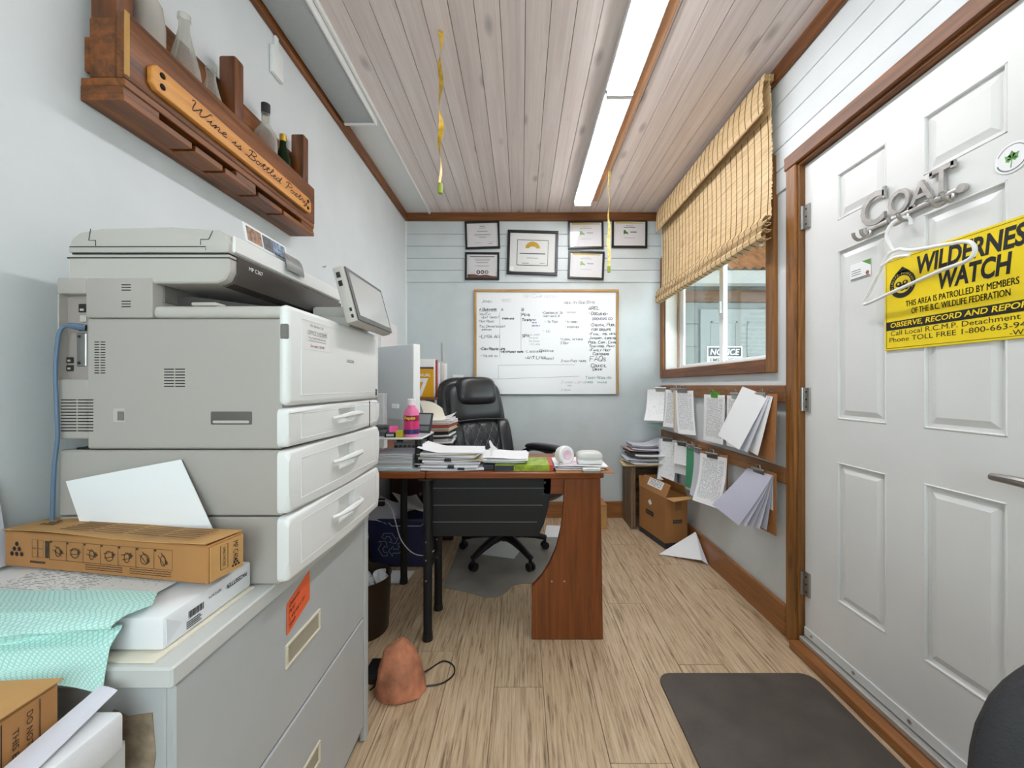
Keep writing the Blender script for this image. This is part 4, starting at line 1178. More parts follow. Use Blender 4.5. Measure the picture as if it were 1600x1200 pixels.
obj('mechanism', B().box(-.11, .11, -.13, .12, .38, .42, .01, 2), m_black, ch)
obj('seat', B().pillow(.54, .54, .15, RT((0, .03, .475), R(90)), 18, .06, 5), m_lea, ch)
obj('seat_waterfall', B().pillow(.50, .16, .12, RT((0, .26, .465), R(62)), 14, .06, 5), m_lea, ch)
# tilted backrest
TB = Matrix.Translation((0, -.235, .46)) @ Matrix.Rotation(R(15), 4, 'X')
def tb(x, y, z, rx=0, rz=0): return TB @ RT((x, y, z), rx, 0, rz)
obj('back_shell', B().pillow(.56, .76, .11, tb(0, -.035, .385), 22, .14, 6), m_lea, ch)
obj('quilted_cushion', B().pillow(.34, .40, .11, tb(0, .018, .215), 46, .06, 5, quilt=(9.615, 5.96, .012)), m_lea2, ch)
for s_ in (-1, 1):
    obj('side_bolster', B().pillow(.125, .42, .12, tb(s_ * .205, .022, .215, 0, s_ * R(16)), 14, .08, 4), m_lea, ch)
b = B()
qs = .052
def qy(x, z):
    u, v = min(.97, abs(x) / .17), min(.97, abs(z) / .20)
    return .055 * math.sqrt(max(0, (1 - u ** 5) * (1 - v ** 5))) - .004
MQ = tb(0, .018, .215)
for sg_ in (-1, 1):
    for k_ in range(-8, 9):
        ln_ = []
        for q in range(41):
            z = -.19 + .38 * q / 40
            x = k_ * qs + sg_ * z * .62
            if abs(x) < .155: ln_.append(MQ @ Vector((x, qy(x, z), z)))
        if len(ln_) > 3: b.tube(ln_, .0022, 5)
obj('stitching', b, mat('stitch_grey', (112, 112, 116), .5), ch)
obj('upper_cushion', B().pillow(.47, .31, .10, tb(0, .018, .555), 18, .12, 5), m_lea, ch)
obj('headrest', B().pillow(.33, .21, .09, tb(0, .065, .635), 16, .14, 4), m_lea, ch)
obj('seam_piping', B().tube([tb(0, 0, 0) @ Vector((.24 * math.cos(a), .062 - .012 * abs(math.cos(a)), .405 + .02 * math.sin(a))) for a in [PI * q / 12 for q in range(13)]], .004, 6), mat('piping_grey', (70, 70, 74), .4), ch)
for s_ in (-1, 1):
    x = s_ * .315
    fr = obj('arm_frame', B().tube(smooth_path([(s_ * .22, .10, .42), (x, .12, .44), (x + s_ * .01, .17, .55), (x, .12, .655), (x, -.05, .672), (x, -.16, .64), (s_ * .24, -.22, .58)], 5), .017, 10), m_black, ch)
    obj('arm_pad', B().pillow(.085, .36, .055, RT((x, .045, .69), R(92)), 14, .10, 4), m_lea, fr)
# ================================================================= FLOOR THINGS
def z_poly(pts, z0, z1, bev=0): return B().prism(pts, 'Z', z0, z1, bev=bev)
tag(obj('chair_mat', z_poly([(-.44, 2.22), (-.30, 2.17), (-.19, 2.115), (-.13, 2.115), (-.09, 2.16), (-.05, 2.24), (0, 2.268), (.10, 2.27), (.36, 2.27), (.40, 2.31), (.40, 3.0), (-.44, 3.0)], .0008, .0035, .0008),
    mat('chair_mat_vinyl', (146, 141, 133), .35, var=.08, vscale=8)), 'grey vinyl chair mat under the office chair', 'chair mat')
fm = thing('floor_mat', 'dark brown rubber floor mat in front of the door', 'floor mat', (.83, 1.2, 0))
rc = []
for cx, cy_, a0 in ((1.075, 1.50, 0), (.575, 1.50, 90), (.575, .70, 180), (1.075, .70, 270)):
    for q in range(5): rc.append((cx + .05 * math.cos(R(a0 + q * 22.5)), cy_ + .05 * math.sin(R(a0 + q * 22.5))))
obj('mat_base', z_poly(rc, .001, .010), mat('mat_rubber', (82, 74, 68), .55, var=.12, vscale=10, bump=.3, bscale=220), fm)
rc2 = [(.825 + (x - .825) * .93, 1.10 + (y - 1.10) * .95) for x, y in rc]
n_ = len(rc)
bb = B().add([(x, y, .010) for x, y in rc] + [(x, y, .016) for x, y in rc2], [(i, (i + 1) % n_, n_ + (i + 1) % n_, n_ + i) for i in range(n_)] + [tuple(range(n_, 2 * n_))])
obj('mat_top', bb, MATS['mat_rubber'], fm)
# rock
rk = thing('salt_rock', 'reddish brown rough rock with black cord on the floor', 'rock', (-.452, 1.46, 0))
bm = bmesh.new(); bmesh.ops.create_icosphere(bm, subdivisions=4, radius=1)
bb = B()
vs = []
for v in bm.verts:
    p = v.co
    h = min(1, max(0, (p.z + .55) / 1.55))           # flat foot, steep flanks, blunt leaning top
    ang = math.atan2(p.y, p.x)
    rr = math.sqrt(max(0, 1 - (max(0, p.z) ** 3.2))) if p.z > 0 else 1.0
    rr *= (1 - .34 * h ** 1.2) * (1 if p.z > -.55 else math.sqrt(max(0, 1 - p.z * p.z)) / .835)
    # broad facets: clip against a few slanted planes
    x, y, z = math.cos(ang) * rr * .094, math.sin(ang) * rr * .074, .190 * h
    for nx, ny, nz, d in ((.86, -.25, .45, .092), (-.90, -.30, .30, .092), (.35, -.80, .48, .092), (-.30, -.85, .42, .088), (.55, .2, .80, .152), (-.45, 0, .89, .158), (.95, .1, .1, .085)):
        q = x * nx + y * ny + z * nz - d
        if q > 0: x -= nx * q * .85; y -= ny * q * .85; z -= nz * q * .85
    n1 = .006 * mnoise.noise(Vector((p.x * 3 + 2, p.y * 3, p.z * 3))) + .003 * mnoise.noise(Vector((p.x * 9, p.y * 9, p.z * 9)))
    vs.append((-.447 + x * (1 + n1 * 12) - .008 * h, 1.475 + y * (1 + n1 * 12), max(.0015, z + n1 * h + .0015)))
bb.add(vs, [[q.index for q in f.verts] for f in bm.faces]); bm.free()
obj('stone', bb, mat('terracotta_rock', (192, 124, 92), .8, var=.25, vscale=16, bump=.8, bscale=50), rk)
obj('cord', B().tube(smooth_path([(-.40, 1.50, .03), (-.365, 1.58, .004), (-.32, 1.625, .004), (-.275, 1.60, .004), (-.265, 1.55, .004), (-.30, 1.505, .004), (-.36, 1.49, .004), (-.42, 1.49, .006)], 6), .0028, 6), m_black, rk)
obj('cord_tail', B().tube(smooth_path([(-.49, 1.50, .006), (-.51, 1.53, .004), (-.535, 1.52, .004), (-.56, 1.47, .004)], 5), .0028, 6), m_black, rk)
tag(obj('power_adapter', B().box(-.60, -.535, 1.50, 1.60, .0015, .035, .004, 2), m_black), 'black power adapter on the floor beside the cabinet', 'adapter')
# waste bin
wb = thing('waste_bin', 'dark bronze round waste bin behind the filing cabinet', 'waste bin', (-.735, 1.845, 0))
obj('drum', B().lathe((-.735, 1.845, 0.001), [(0, 0), (.112, 0), (.114, .004), (.124, .245), (.127, .25), (.124, .252), (.121, .247), (.110, .006), (0, .006)], 36), mat('bronze_metal', (66, 52, 42), .35, .7), wb)
rs = random.Random(11)
for i in range(9):
    bm = bmesh.new(); bmesh.ops.create_icosphere(bm, subdivisions=2, radius=.036)
    c = Vector((-.735 + rs.uniform(-.06, .06), 1.845 + rs.uniform(-.06, .06), .185 + rs.uniform(-.02, .05)))
    sd = rs.uniform(0, 50)
    vs = [c + v.co * (1 + .9 * mnoise.noise(v.co * 60 + Vector((sd, sd, 0)))) for v in bm.verts]
    tag(obj('crumpled_paper', B().add(vs, [[q.index for q in f.verts] for f in bm.faces]), m_paper, smooth=False), 'crumpled white paper ball in the round waste bin', 'paper ball', 'crumpled paper in the waste bin')
    bm.free()
# recycling bin
rb = thing('recycling_bin', 'dark blue plastic recycling bin under the desk', 'recycling bin', (-.76, 2.63, 0))
m_bin = mat('bin_navy', (38, 46, 84), .45)
def rring(x0, x1, y0, y1, z): return [(x0, y0, z), (x1, y0, z), (x1, y1, z), (x0, y1, z)]
o_ = [rring(-.93, -.585, 2.475, 2.80, .001), rring(-.955, -.56, 2.455, 2.83, .285), rring(-.962, -.553, 2.447, 2.838, .285), rring(-.962, -.553, 2.447, 2.838, .306), rring(-.948, -.567, 2.462, 2.823, .306), rring(-.925, -.59, 2.48, 2.795, .008)]
vs = sum(o_, []); fs = [(3, 2, 1, 0), (20, 21, 22, 23)]
for k_ in range(5):
    fs += [(k_ * 4 + i, k_ * 4 + (i + 1) % 4, k_ * 4 + 4 + (i + 1) % 4, k_ * 4 + 4 + i) for i in range(4)]
obj('tub', B()._bev(vs, fs, .004, 2), m_bin, rb)
b = B()
cx, cz_ = -.815, .140
def bin_front(x, z): return (x, 2.475 - (z / .285) * .02 - .0012, z)
for k_ in range(3):
    a = R(120 * k_)
    pl_ = [(-.030, .052), (.012, .052), (.030, .022), (.046, .030), (.030, -.004), (-.004, .006), (.010, .014), (-.002, .034), (-.018, .034), (-.026, .020), (-.042, .030), (-.030, .052)]
    b.ribbon([bin_front(cx + (px_ * math.cos(a) - (pz_ + .012) * math.sin(a)) * 1.18, cz_ + (px_ * math.sin(a) + (pz_ + .012) * math.cos(a)) * 1.18) for px_, pz_ in pl_], .0032, (0, -1, 0))
obj('recycling_symbol', b, mat('symbol_grey', (176, 184, 196), .6), rb, smooth=False)
obj('rim_label', B().ribbon([bin_front(-.82, .283), bin_front(-.80, .262), bin_front(-.62, .262), bin_front(-.60, .284)], .006, (0, -1, 0)), MATS['symbol_grey'], rb, smooth=False)
for i, (x, y, z, rx, ry, rz_, lb) in enumerate(((-.87, 2.55, .325, .5, .3, .2, 'grey paper bag bulging from the left of the recycling bin'), (-.66, 2.60, .315, -.2, -.25, -.3, 'white sheet sticking out of the recycling bin at the right'), (-.75, 2.70, .335, .35, .15, .8, 'creased sheet in the middle of the recycling bin'))):
    M_ = RT((x, y, z), rx, ry, rz_)
    tag(obj('waste_sheet', B().sheet(lambda u, v: M_ @ Vector(((u - .5) * .2, (v - .5) * .22, .02 * math.sin(u * 4 + v * 2))), 6, 6, .001), (m_paper2, m_paper, m_print)[i]), lb, 'paper')
wc = thing('white_cable', 'thin white cable hanging below the desk', 'cable', (-.8, 2.2, .45))
obj('cord', B().tube(smooth_path([at(583, 784, 2.3), at(602, 783, 2.25), at(612, 795, 2.2), at(618, 815, 2.17), at(626, 842, 2.13), at(642, 862, 2.08), at(660, 868, 2.02), at(676, 862, 2.0), at(690, 850, 2.02)], 6), .0028, 6), mat('cord_white', (214, 214, 216), .5), wc)
obj('connector', B().box(-.83, -.79, 2.28, 2.31, .435, .475, .005, 2), m_black, wc)
for i, (pts_, lb) in enumerate(((((-.92, 2.25), (-.66, 2.27), (-.65, 2.42), (-.92, 2.43)), 'pale sheet on the floor before the recycling bin'), (((-.30, 2.66), (-.05, 2.58), (.02, 2.80), (-.22, 2.90)), 'white sheet lying on the chair mat under the chair'), (((.17, 2.95), (.36, 2.95), (.36, 3.18), (.20, 3.2)), 'white papers lying on the floor near the back wall'))):
    tag(obj('floor_sheet', z_poly(pts_, .0045 if i else .001, .006 if i else .0025), m_paper), lb, 'paper')
bx_ = thing('small_cardboard_box', 'small brown cardboard box on the floor behind the desk panel', 'box', (.56, 3.2, 0))
obj('box', B().box(.45, .668, 3.12, 3.30, .001, .19, .002), m_card2, bx_)
obj('flap', B().box(.45, .668, 3.112, 3.30, .1905, .195), m_card, bx_)
# dark chair at the picture's lower right corner
vc = thing('side_chair', 'dark padded chair cut off at the lower right corner', 'chair', (.86, .30, 0))
Mv = RT((.80, .40, .58), 0, R(38), R(0))
obj('backrest', B().pillow(.42, .42, .07, RT((.735, .44, .625), 0, R(3), R(-8)), 16, .24, 4), mat('dark_upholstery', (44, 43, 46), .7, bump=.3, bscale=300), vc)
obj('seat', B().box(.55, .93, .04, .40, .40, .45, .02, 3), MATS['dark_upholstery'], vc)
for x, y in ((.57, .06), (.91, .06), (.57, .38), (.91, .38)):
    obj('leg', B().cyl((x, y, .001), (x, y, .42), .012, n=10), m_blackmetal, vc)

# ================================================================= DESK TOP THINGS
rs = random.Random(5)
def paper_stack(name, lab, cx, cy_, w_, d_, z, layers, rmax=.06, cat='paper stack', top=None, clips=()):
    t = thing(name, lab, cat, (cx, cy_, z))
    zz = z + .0008
    for h, mm in layers:
        a = rs.uniform(-rmax, rmax); sx = rs.uniform(.86, 1.03); sy = rs.uniform(.88, 1.0)
        M_ = RT((cx + rs.uniform(-.012, .012), cy_ + rs.uniform(-.010, .010), zz), 0, 0, a)
        bw = rs.uniform(.0, .004)
        obj('sheet_bundle', B().sheet(lambda u, v: M_ @ Vector(((u - .5) * w_ * sx, (v - .5) * d_ * sy, h / 2 + bw * (2 * u - 1) ** 2)), 8, 4, h), mm, t)
        zz += h + .0007 + bw * .4
    if top:
        obj('top_sheet', B().sheet(lambda u, v: (cx + (u - .5) * w_, cy_ + (v - .5) * d_, zz + .002 + top(u, v)), 12, 8, .001), m_paper, t)
    for x, zc in clips:
        c = obj('binder_clip', B().prism([(cy_ - d_ / 2 - .012, zc - .004), (cy_ - d_ / 2 - .012, zc + .004), (cy_ - d_ / 2 + .012, zc + .009), (cy_ - d_ / 2 + .012, zc - .009)], 'X', x - .014, x + .014), m_black, t)
    return t, zz
G_ = mat('grey_paper', (196, 196, 202), .7)
FOL = mat('manila_folder', (206, 184, 140), .7)
PUR = mat('lilac_grey_paper', (186, 184, 200), .7)
paper_stack('paper_stack', 'tall untidy paper stack with binder clips at the left of the desk', -.325, 1.885, .285, .215, DT,
    [(.010, m_paper), (.004, PUR), (.008, m_paper), (.003, G_), (.008, m_paper2), (.006, m_paper), (.004, FOL), (.006, PUR), (.008, m_paper), (.003, FOL), (.006, m_paper)], .15,
    top=lambda u, v: .035 * max(0, .35 - u) ** 1.4 * 3 + .004 * math.sin(v * 4) * u, clips=((-.315, .765), (-.27, .758), (-.33, .795)))
paper_stack('paper_stack', 'low stack of white sheets in the middle of the desk', -.085, 1.93, .22, .23, DT + .028, [(.003, m_paper), (.003, G_), (.003, m_paper), (.002, m_paper)], .05, top=lambda u, v: .003 * math.sin(u * 6) + .002)
gb = thing('green_book', 'lime green paperback book with red edge under white sheets', 'book', (.02, 1.89, DT))
obj('pages', B().box(-.118, .138, 1.79, 1.985, DT + .003, DT + .022), m_cream, gb)
obj('cover', B().box(-.12, .140, 1.785, 1.988, DT + .0225, DT + .0255).box(-.12, .140, 1.785, 1.988, DT + .0008, DT + .0028).box(-.12, .14, 1.784, 1.788, DT + .001, DT + .0255), mat('lime_cover', (152, 176, 42), .4, var=.25, vscale=30), gb)
obj('red_band', B().box(.125, .1425, 1.783, 1.99, DT + .0006, DT + .027), mat('red_cover', (190, 66, 44), .45), gb)
obj('spine_dark', B().box(-.121, -.035, 1.7825, 1.7838, DT + .002, DT + .025), mat('spine_navy', (40, 44, 52), .4), gb)
obj('spine_print', B().text('FIELD GUIDE', (-.028, 1.7832, DT + .008), (1, 0, 0), (0, 0, 1), .010, .10), mat('spine_olive', (96, 116, 30), .5), gb, smooth=False)
bn = thing('navy_folder', 'dark navy folder lying under the low paper stack', 'folder', (-.16, 1.9, DT))
obj('folder', B().box(-.175, -.126, 1.80, 1.98, DT + .001, DT + .024, .003), MATS['spine_navy'], bn)
pf = thing('paper_plane_stand', 'small white cut paper figure standing on the desk stack', 'ornament', (-.10, 1.86, DT + .05))
q0 = at(768, 722, 1.86)
obj('stem', B().prism([(q0.x - .006, q0.z), (q0.x + .004, q0.z), (q0.x + .006, q0.z + .085), (q0.x - .003, q0.z + .085)], 'Y', 1.858, 1.861), m_paper, pf)
obj('wings', B().prism([(q0.x - .014, q0.z + .062), (q0.x - .004, q0.z + .066), (q0.x - .012, q0.z + .098), (q0.x - .006, q0.z + .104), (q0.x + .010, q0.z + .078), (q0.x + .030, q0.z + .062), (q0.x + .012, q0.z + .056), (q0.x + .004, q0.z + .05)], 'Y', 1.8565, 1.8580), m_paper, pf)
paper_stack('paper_stack', 'shallow stack of sheets on a clipboard at the desk end', .268, 1.885, .24, .215, DT + .006, [(.003, m_paper), (.003, PUR), (.003, m_paper)], .10, top=lambda u, v: .002 + .002 * math.sin(u * 5))
dc = thing('desk_clipboard', 'brown clipboard lying flat at the right end of the desk', 'clipboard', (.28, 1.87, DT))
obj('board', B().box(.15, .405, 1.735, 1.99, DT + .0008, DT + .0045, .0015, 1), m_hardboard, dc)
obj('clip', B().box(.265, .345, 1.733, 1.765, DT + .018, DT + .024, .002).cyl((.265, 1.745, DT + .014), (.345, 1.745, DT + .014), .008, n=10).box(.27, .34, 1.735, 1.76, DT + .004, DT + .010), m_steel, dc)
tpx = at(884, 711, 1.83)
td = thing('tape_dispenser', 'round white and pink tape dispenser on the desk papers', 'tape dispenser', (tpx.x, 1.83, .775))
Mt = RT((tpx.x - .006, 1.83, tpx.z), R(78), 0, R(28))
obj('shell', B().lathe((0, 0, 0), [(.015, -.022), (.034, -.024), (.041, -.018), (.043, 0), (.041, .018), (.034, .024), (.015, .022), (.012, 0), (.015, -.022)], 28, Mt), m_white, td)
obj('hub', B().lathe((0, 0, 0), [(0, .019), (.016, .0235), (.022, .0245), (.024, .0235), (.0245, .02), (0, .018)], 24, Mt), mat('pale_pink', (226, 196, 212), .4), td)
obj('pink_base', B().box(tpx.x - .03, tpx.x + .05, 1.80, 1.865, .771, .777, .002), MATS['pale_pink'], td)
wcse = thing('white_case', 'white rounded hard case with grey lid on the desk end', 'case', (.315, 1.84, .775))
obj('case_base', B().box(.255, .368, 1.80, 1.88, .7705, .797, .010, 3), m_white, wcse)
obj('case_lid', B().pillow(.118, .085, .05, RT((.312, 1.84, .803), R(90)), 12, .08, 5), mat('case_grey', (206, 206, 202), .4), wcse)
# riser shelf
rz_ = thing('desk_riser', 'white glass desk riser on black legs beside the printer', 'desk riser', (-.7, 1.92, DT))
obj('glass_top', B().prism([(-.945, 1.80), (-.475, 1.80), (-.453, 1.815), (-.448, 2.04), (-.46, 2.055), (-.945, 2.055)], 'Z', .884, .892, bev=.002), mat('white_glass', (228, 232, 232), .15), rz_)
for x, y in ((-.472, 1.825), (-.468, 2.03), (-.62, 2.03), (-.92, 1.83)):
    obj('leg', B().cyl((x, y, DT + .0005), (x, y, .8838), .017, n=16), m_black, rz_)
bt = at(643, 681, 1.86)
pb = thing('medicine_bottle', 'pink medicine bottle with white cap on the riser', 'bottle', (bt.x, 1.86, .8925))
obj('bottle', B().lathe((bt.x, 1.86, .8925), [(0, 0), (.033, 0), (.035, .004), (.035, .105), (.031, .122), (.018, .136), (.016, .150), (0, .150)], 28), mat('pink_plastic', (236, 120, 168), .3), pb)
obj('cap', B().lathe((bt.x, 1.86, 1.0425), [(0, -.006), (.019, -.006), (.019, .022), (.016, .024), (0, .024)], 20), mat('cap_translucent', (238, 226, 232), .35), pb)
lbp = obj('label', B().lathe((bt.x, 1.86, .8925), [(.0352, .012), (.0357, .012), (.0357, .098), (.0352, .098)], 32), mat('label_magenta', (214, 52, 116), .35), pb)
obj('label_base', B().lathe((bt.x, 1.86, .8925), [(.0358, .012), (.0361, .012), (.0361, .034), (.0358, .034)], 32), mat('label_navy', (54, 44, 104), .35), lbp)
def wrap_text(s_, h, z, span, bold=.0, r_=.0366):
    v, f = text2d(s_, bold); b = B()
    x0 = min(q[0] for q in v); x1 = max(q[0] for q in v); y0 = min(q[1] for q in v); y1 = max(q[1] for q in v)
    out = []
    for q in v:
        a = ((q[0] - x0) / (x1 - x0) - .5) * span
        out.append((bt.x + r_ * math.sin(a), 1.86 - r_ * math.cos(a), z + (q[1] - y0) / (y1 - y0) * h))
    return b.add(out, f)
obj('label_header', B().lathe((bt.x, 1.86, .8925), [(.0358, .072), (.0361, .072), (.0361, .098), (.0358, .098)], 32), mat('label_crimson', (150, 24, 60), .35), lbp)
obj('label_lettering', wrap_text('Pepto', .018, .8925 + .076, 1.5, .03), mat('label_yellow', (246, 214, 66), .4), lbp, smooth=False)
sb_ = at(620, 681, 1.84)
t = thing('small_black_box', 'small black box with yellow end on the riser', 'box', (-.57, 1.84, .8925))
obj('box', B().box(-.625, -.575, 1.815, 1.855, .8927, .912, .001), m_black, t)
obj('yellow_end', B().box(-.5745, -.545, 1.815, 1.855, .8927, .922, .001), mat('box_yellow', (206, 190, 40), .5), t)
obj('label', B().box(-.617, -.583, 1.8138, 1.815, .897, .908), G_, t)
tag(obj('sticky_notes', B().box(-.02, .02, -.02, .02, 0, .012, 0, 1, RT((-.605, 1.885, .9135), R(50), 0, .3)), mat('hot_pink_paper', (240, 92, 160), .6)), 'hot pink sticky note pad behind the black box', 'sticky notes')
t = thing('desk_phone', 'dark desk phone standing behind the medicine bottle', 'phone', (-.50, 1.99, .8925))
Mph = RT((-.505, 1.985, .894), R(-22), 0, R(-14))
obj('frame', B().box(-.04, .05, 0, .012, 0, .105, .004, 2, Mph), mat('phone_graphite', (52, 54, 58), .4), t)
obj('display', B().box(-.032, .042, -.0012, 0, .042, .096, 0, 1, Mph), mat('phone_lcd', (140, 146, 148), .3), t)
obj('keypad', B().box(-.032, .042, -.0012, 0, .010, .034, 0, 1, Mph), mat('phone_grey', (110, 114, 118), .4), t)
tag(obj('pen_heap_tray', B().box(-.72, -.63, 1.86, 1.95, .8927, .918, .004).box(-.70, -.64, 1.90, 1.94, .918, .94, .004), mat('tray_graphite', (84, 84, 86), .5, var=.4, vscale=70)), 'dark tray of small office bits on the riser', 'tray')
t = thing('sheet_pile', 'fanned pile of printed sheets below the riser', 'paper pile', (-.62, 1.9, DT))
obj('magazine', B().box(-.665, -.45, 1.768, 1.98, DT + .0008, DT + .012, .002, 1), mat('magazine_cover', (176, 186, 186), .4, var=.3, vscale=12), t)
for i in range(9):
    obj('sheet', B().sheet(lambda u, v: (-.70 + .205 * u, 1.80 + .17 * v, DT + .014 + i * .006 + .010 * (i / 9) * math.sin(u * 2.6) + .004 * v), 8, 3, .0035), (m_paper, m_print, m_paper2)[i % 3], t)
kb = thing('calculator', 'grey desk calculator with round keys under the riser', 'calculator', (-.57, 2.0, DT))
obj('case', B().box(-.64, -.50, 1.985, 2.04, DT + .001, DT + .10, .006, 2, None), mat('calc_grey', (150, 150, 150), .5), kb)
b = B()
for i in range(6):
    for j in range(3): b.cyl((-.625 + i * .022, 1.9845, .785 + j * .02), (-.625 + i * .022, 1.980, .785 + j * .02), .008, n=10)
obj('keys', b, mat('calc_keys', (74, 72, 70), .5), kb)
# monitor seen from behind
mo = thing('computer_monitor', 'white backed computer monitor turned away on the desk', 'monitor', (-.75, 2.24, DT))
e0, e1 = Vector((-.562, 2.10)), Vector((-.945, 2.36))
dv = (e1 - e0).normalized(); am = math.atan2(dv.y, dv.x)
Mm = RT((e0.x, e0.y, .945), 0, 0, am)
Lm = (e1 - e0).length
obj('back_panel', B().box(.0, Lm, -.002, .020, 0, .40, .004, 2, Mm), mat('monitor_back_grey', (200, 204, 206), .4), mo)
obj('edge_band', B().box(-.006, .0, -.030, .016, -.002, .402, .002, 1, Mm), m_white, mo)
obj('screen', B().box(.006, Lm - .008, -.028, -.003, .006, .394, .002, 1, Mm), m_black, mo)
obj('stand_neck', B().box(Lm / 2 - .03, Lm / 2 + .03, .018, .045, -.16, .14, .004, 1, Mm), m_white, mo)
obj('stand_foot', B().box(Lm / 2 - .12, Lm / 2 + .12, -.06, .10, -.1985, -.188, .003, 1, Mm), m_white, mo)
obj('port_cover', B().box(.10, .15, .020, .034, .06, .085, .004, 2, Mm), m_vinyl, mo)
# wooden crate with magazines on the return worktop
wc_ = thing('desktop_crate', 'brown wooden organiser carrying magazines on the desk return', 'organiser', (-.66, 2.94, DT))
m_crw = wood('organiser_wood', (86, 58, 36), (132, 94, 60), 'X', 30, .6, 3)
obj('shelf_top', B().box(-.80, -.545, 2.82, 3.06, 1.025, 1.043, .002), m_crw, wc_)
for x in (-.80, -.685, -.563): obj('upright', B().box(x, x + .018, 2.825, 3.055, DT + .001, 1.025, .002), m_crw, wc_)
obj('shelf_low', B().box(-.78, -.565, 2.825, 3.055, .88, .895), m_crw, wc_)
mz = thing('yellow_magazine', 'yellow magazine with large white numeral beside the monitor', 'magazine', (-.70, 2.86, 1.044))
obj('cover', B().box(-.795, -.632, 2.856, 2.864, 1.0442, 1.262, .001), mat('magazine_amber', (222, 162, 26), .35), mz)
obj('blue_band', B().box(-.795, -.632, 2.8552, 2.8558, 1.248, 1.262), mat('magazine_purple', (74, 68, 104), .4), mz)
b = B().text('7', (-.745, 2.8548, 1.05), (1, 0, 0), (0, 0, 1), .13, .075, bold=.03).text('ANNUAL', (-.778, 2.8548, 1.192), (1, 0, 0), (0, 0, 1), .022, .125, bold=.02)
obj('cover_lettering', b, m_paper, mz, smooth=False)
cols = [m_paper, mat('spine_red', (176, 70, 60), .5), m_paper, G_, m_cream, m_paper]
labs = ['tall white folder right behind the yellow magazine', 'slim red edged folder in the magazine row', 'white paper file in the middle of the magazine row', 'grey file near the end of the magazine row', 'cream file next to the last one in the magazine row', 'last white file at the back of the magazine row']
for i in range(6):
    h = (.275, .27, .255, .262, .235, .25)[i]
    tag(obj('paper_file', B().box(-.79 + i * .012, -.625 + i * .013, 2.872 + i * .022, 2.886 + i * .022, 1.0442, 1.0442 + h, .001), cols[i]), labs[i], 'file', 'files standing behind the yellow magazine')
tag(obj('metal_ruler', B().prism([(-.612, 1.0442), (-.596, 1.0442), (-.604, 1.452), (-.612, 1.462), (-.618, 1.45)], 'Y', 3.04, 3.044), m_steel), 'tall thin metal ruler standing behind the magazines', 'ruler')
paper_stack('paper_stack', 'high pile of binders and papers on the desk return', -.555, 2.62, .21, .26, DT,
    [(.018, m_black), (.010, m_paper), (.014, G_), (.012, mat('spiral_black', (38, 38, 40), .5)), (.010, m_paper), (.020, m_black), (.008, FOL), (.012, m_paper), (.016, MATS['spine_red']), (.008, m_paper), (.012, m_cream), (.008, m_paper)], .16,
    top=lambda u, v: .05 * max(0, u - .5) * v + .006 * math.sin(u * 7))
tag(obj('curled_sheet', B().sheet(lambda u, v: (-.64 + .13 * u + .04 * v, 2.50 + .06 * u, 1.03 - .12 * v - .05 * u + .02 * math.sin(u * 3)), 8, 8, .001), m_cream), 'curled cream sheet sagging off the paper pile behind the phone', 'paper')
tag(obj('wall_note', B().box(XL + .0012, XL + .0025, 2.80, 3.17, 1.34, 1.60), printed('scribble_sheet', (232, 226, 224), (190, 70, 70), 7, .1, .62, 5)), 'sheet with red scribbles pinned on the left wall', 'note')
tag(obj('wall_paper_strip', B().sheet(lambda u, v: (-.585 + .09 * u, 3.395 + .004 * math.sin(u * 5), .80 + .42 * v), 6, 10, .001), m_print3), 'pale paper strip hanging on back wall behind the chair', 'paper')
# ================================================================= BACK WALL
YW = YB
YS = YB - .009           # face of the boards
m_frame = mat('black_frame', (24, 23, 23), .35)
def rect_frame(t, cx, cz, w_, h_, bw, dep, yb, rot, mm, mw, mat_w=None):
    M_ = Matrix.Translation((cx, yb, cz)) @ Matrix.Rotation(rot, 4, 'Y')
    for (x0, x1, z0, z1) in ((-w_ / 2, w_ / 2, -h_ / 2, -h_ / 2 + bw), (-w_ / 2, w_ / 2, h_ / 2 - bw, h_ / 2), (-w_ / 2, -w_ / 2 + bw, -h_ / 2 + bw, h_ / 2 - bw), (w_ / 2 - bw, w_ / 2, -h_ / 2 + bw, h_ / 2 - bw)):
        obj('frame_rail', B().box(x0, x1, -dep, -.001, z0, z1, .002, 1, M_), mm, t)
    s = obj('sheet', B().box(-w_ / 2 + bw * .8, w_ / 2 - bw * .8, -dep * .45, -.002, -h_ / 2 + bw * .8, h_ / 2 - bw * .8, 0, 1, M_), mw, t)
    obj('glass', B().box(-w_ / 2 + bw, w_ / 2 - bw, -dep * .72, -dep * .66, -h_ / 2 + bw, h_ / 2 - bw, 0, 1, M_), pane('frame_glass', (250, 250, 250), .05), t)
    return M_, s, -dep * .45 - .0006
def line(b, M_, y, cx, cz, ln, th):
    n = max(3, int(ln / .006))
    b.ribbon([M_ @ Vector((cx - ln / 2 + ln * i / n, y, cz + .0012 * math.sin(i * 2.4))) for i in range(n + 1)], th, (0, -1, 0))
def green_logo(M_, y, cx, cz, s, t, name, strong):
    b = B()
    b.prism([(cx - .9 * s, cz - .8 * s), (cx - .9 * s, cz + .8 * s), (cx - .3 * s, cz + 1.0 * s), (cx + .2 * s, cz + .3 * s), (cx + .9 * s, cz - .1 * s), (cx + .9 * s, cz - .7 * s), (cx + .1 * s, cz - .4 * s)], 'Y', y - .0002, y, M_)
    obj('green_emblem', b, mat('emblem_green' if strong else 'emblem_green_pale', (58, 124, 44) if strong else (150, 196, 128), .6), t)
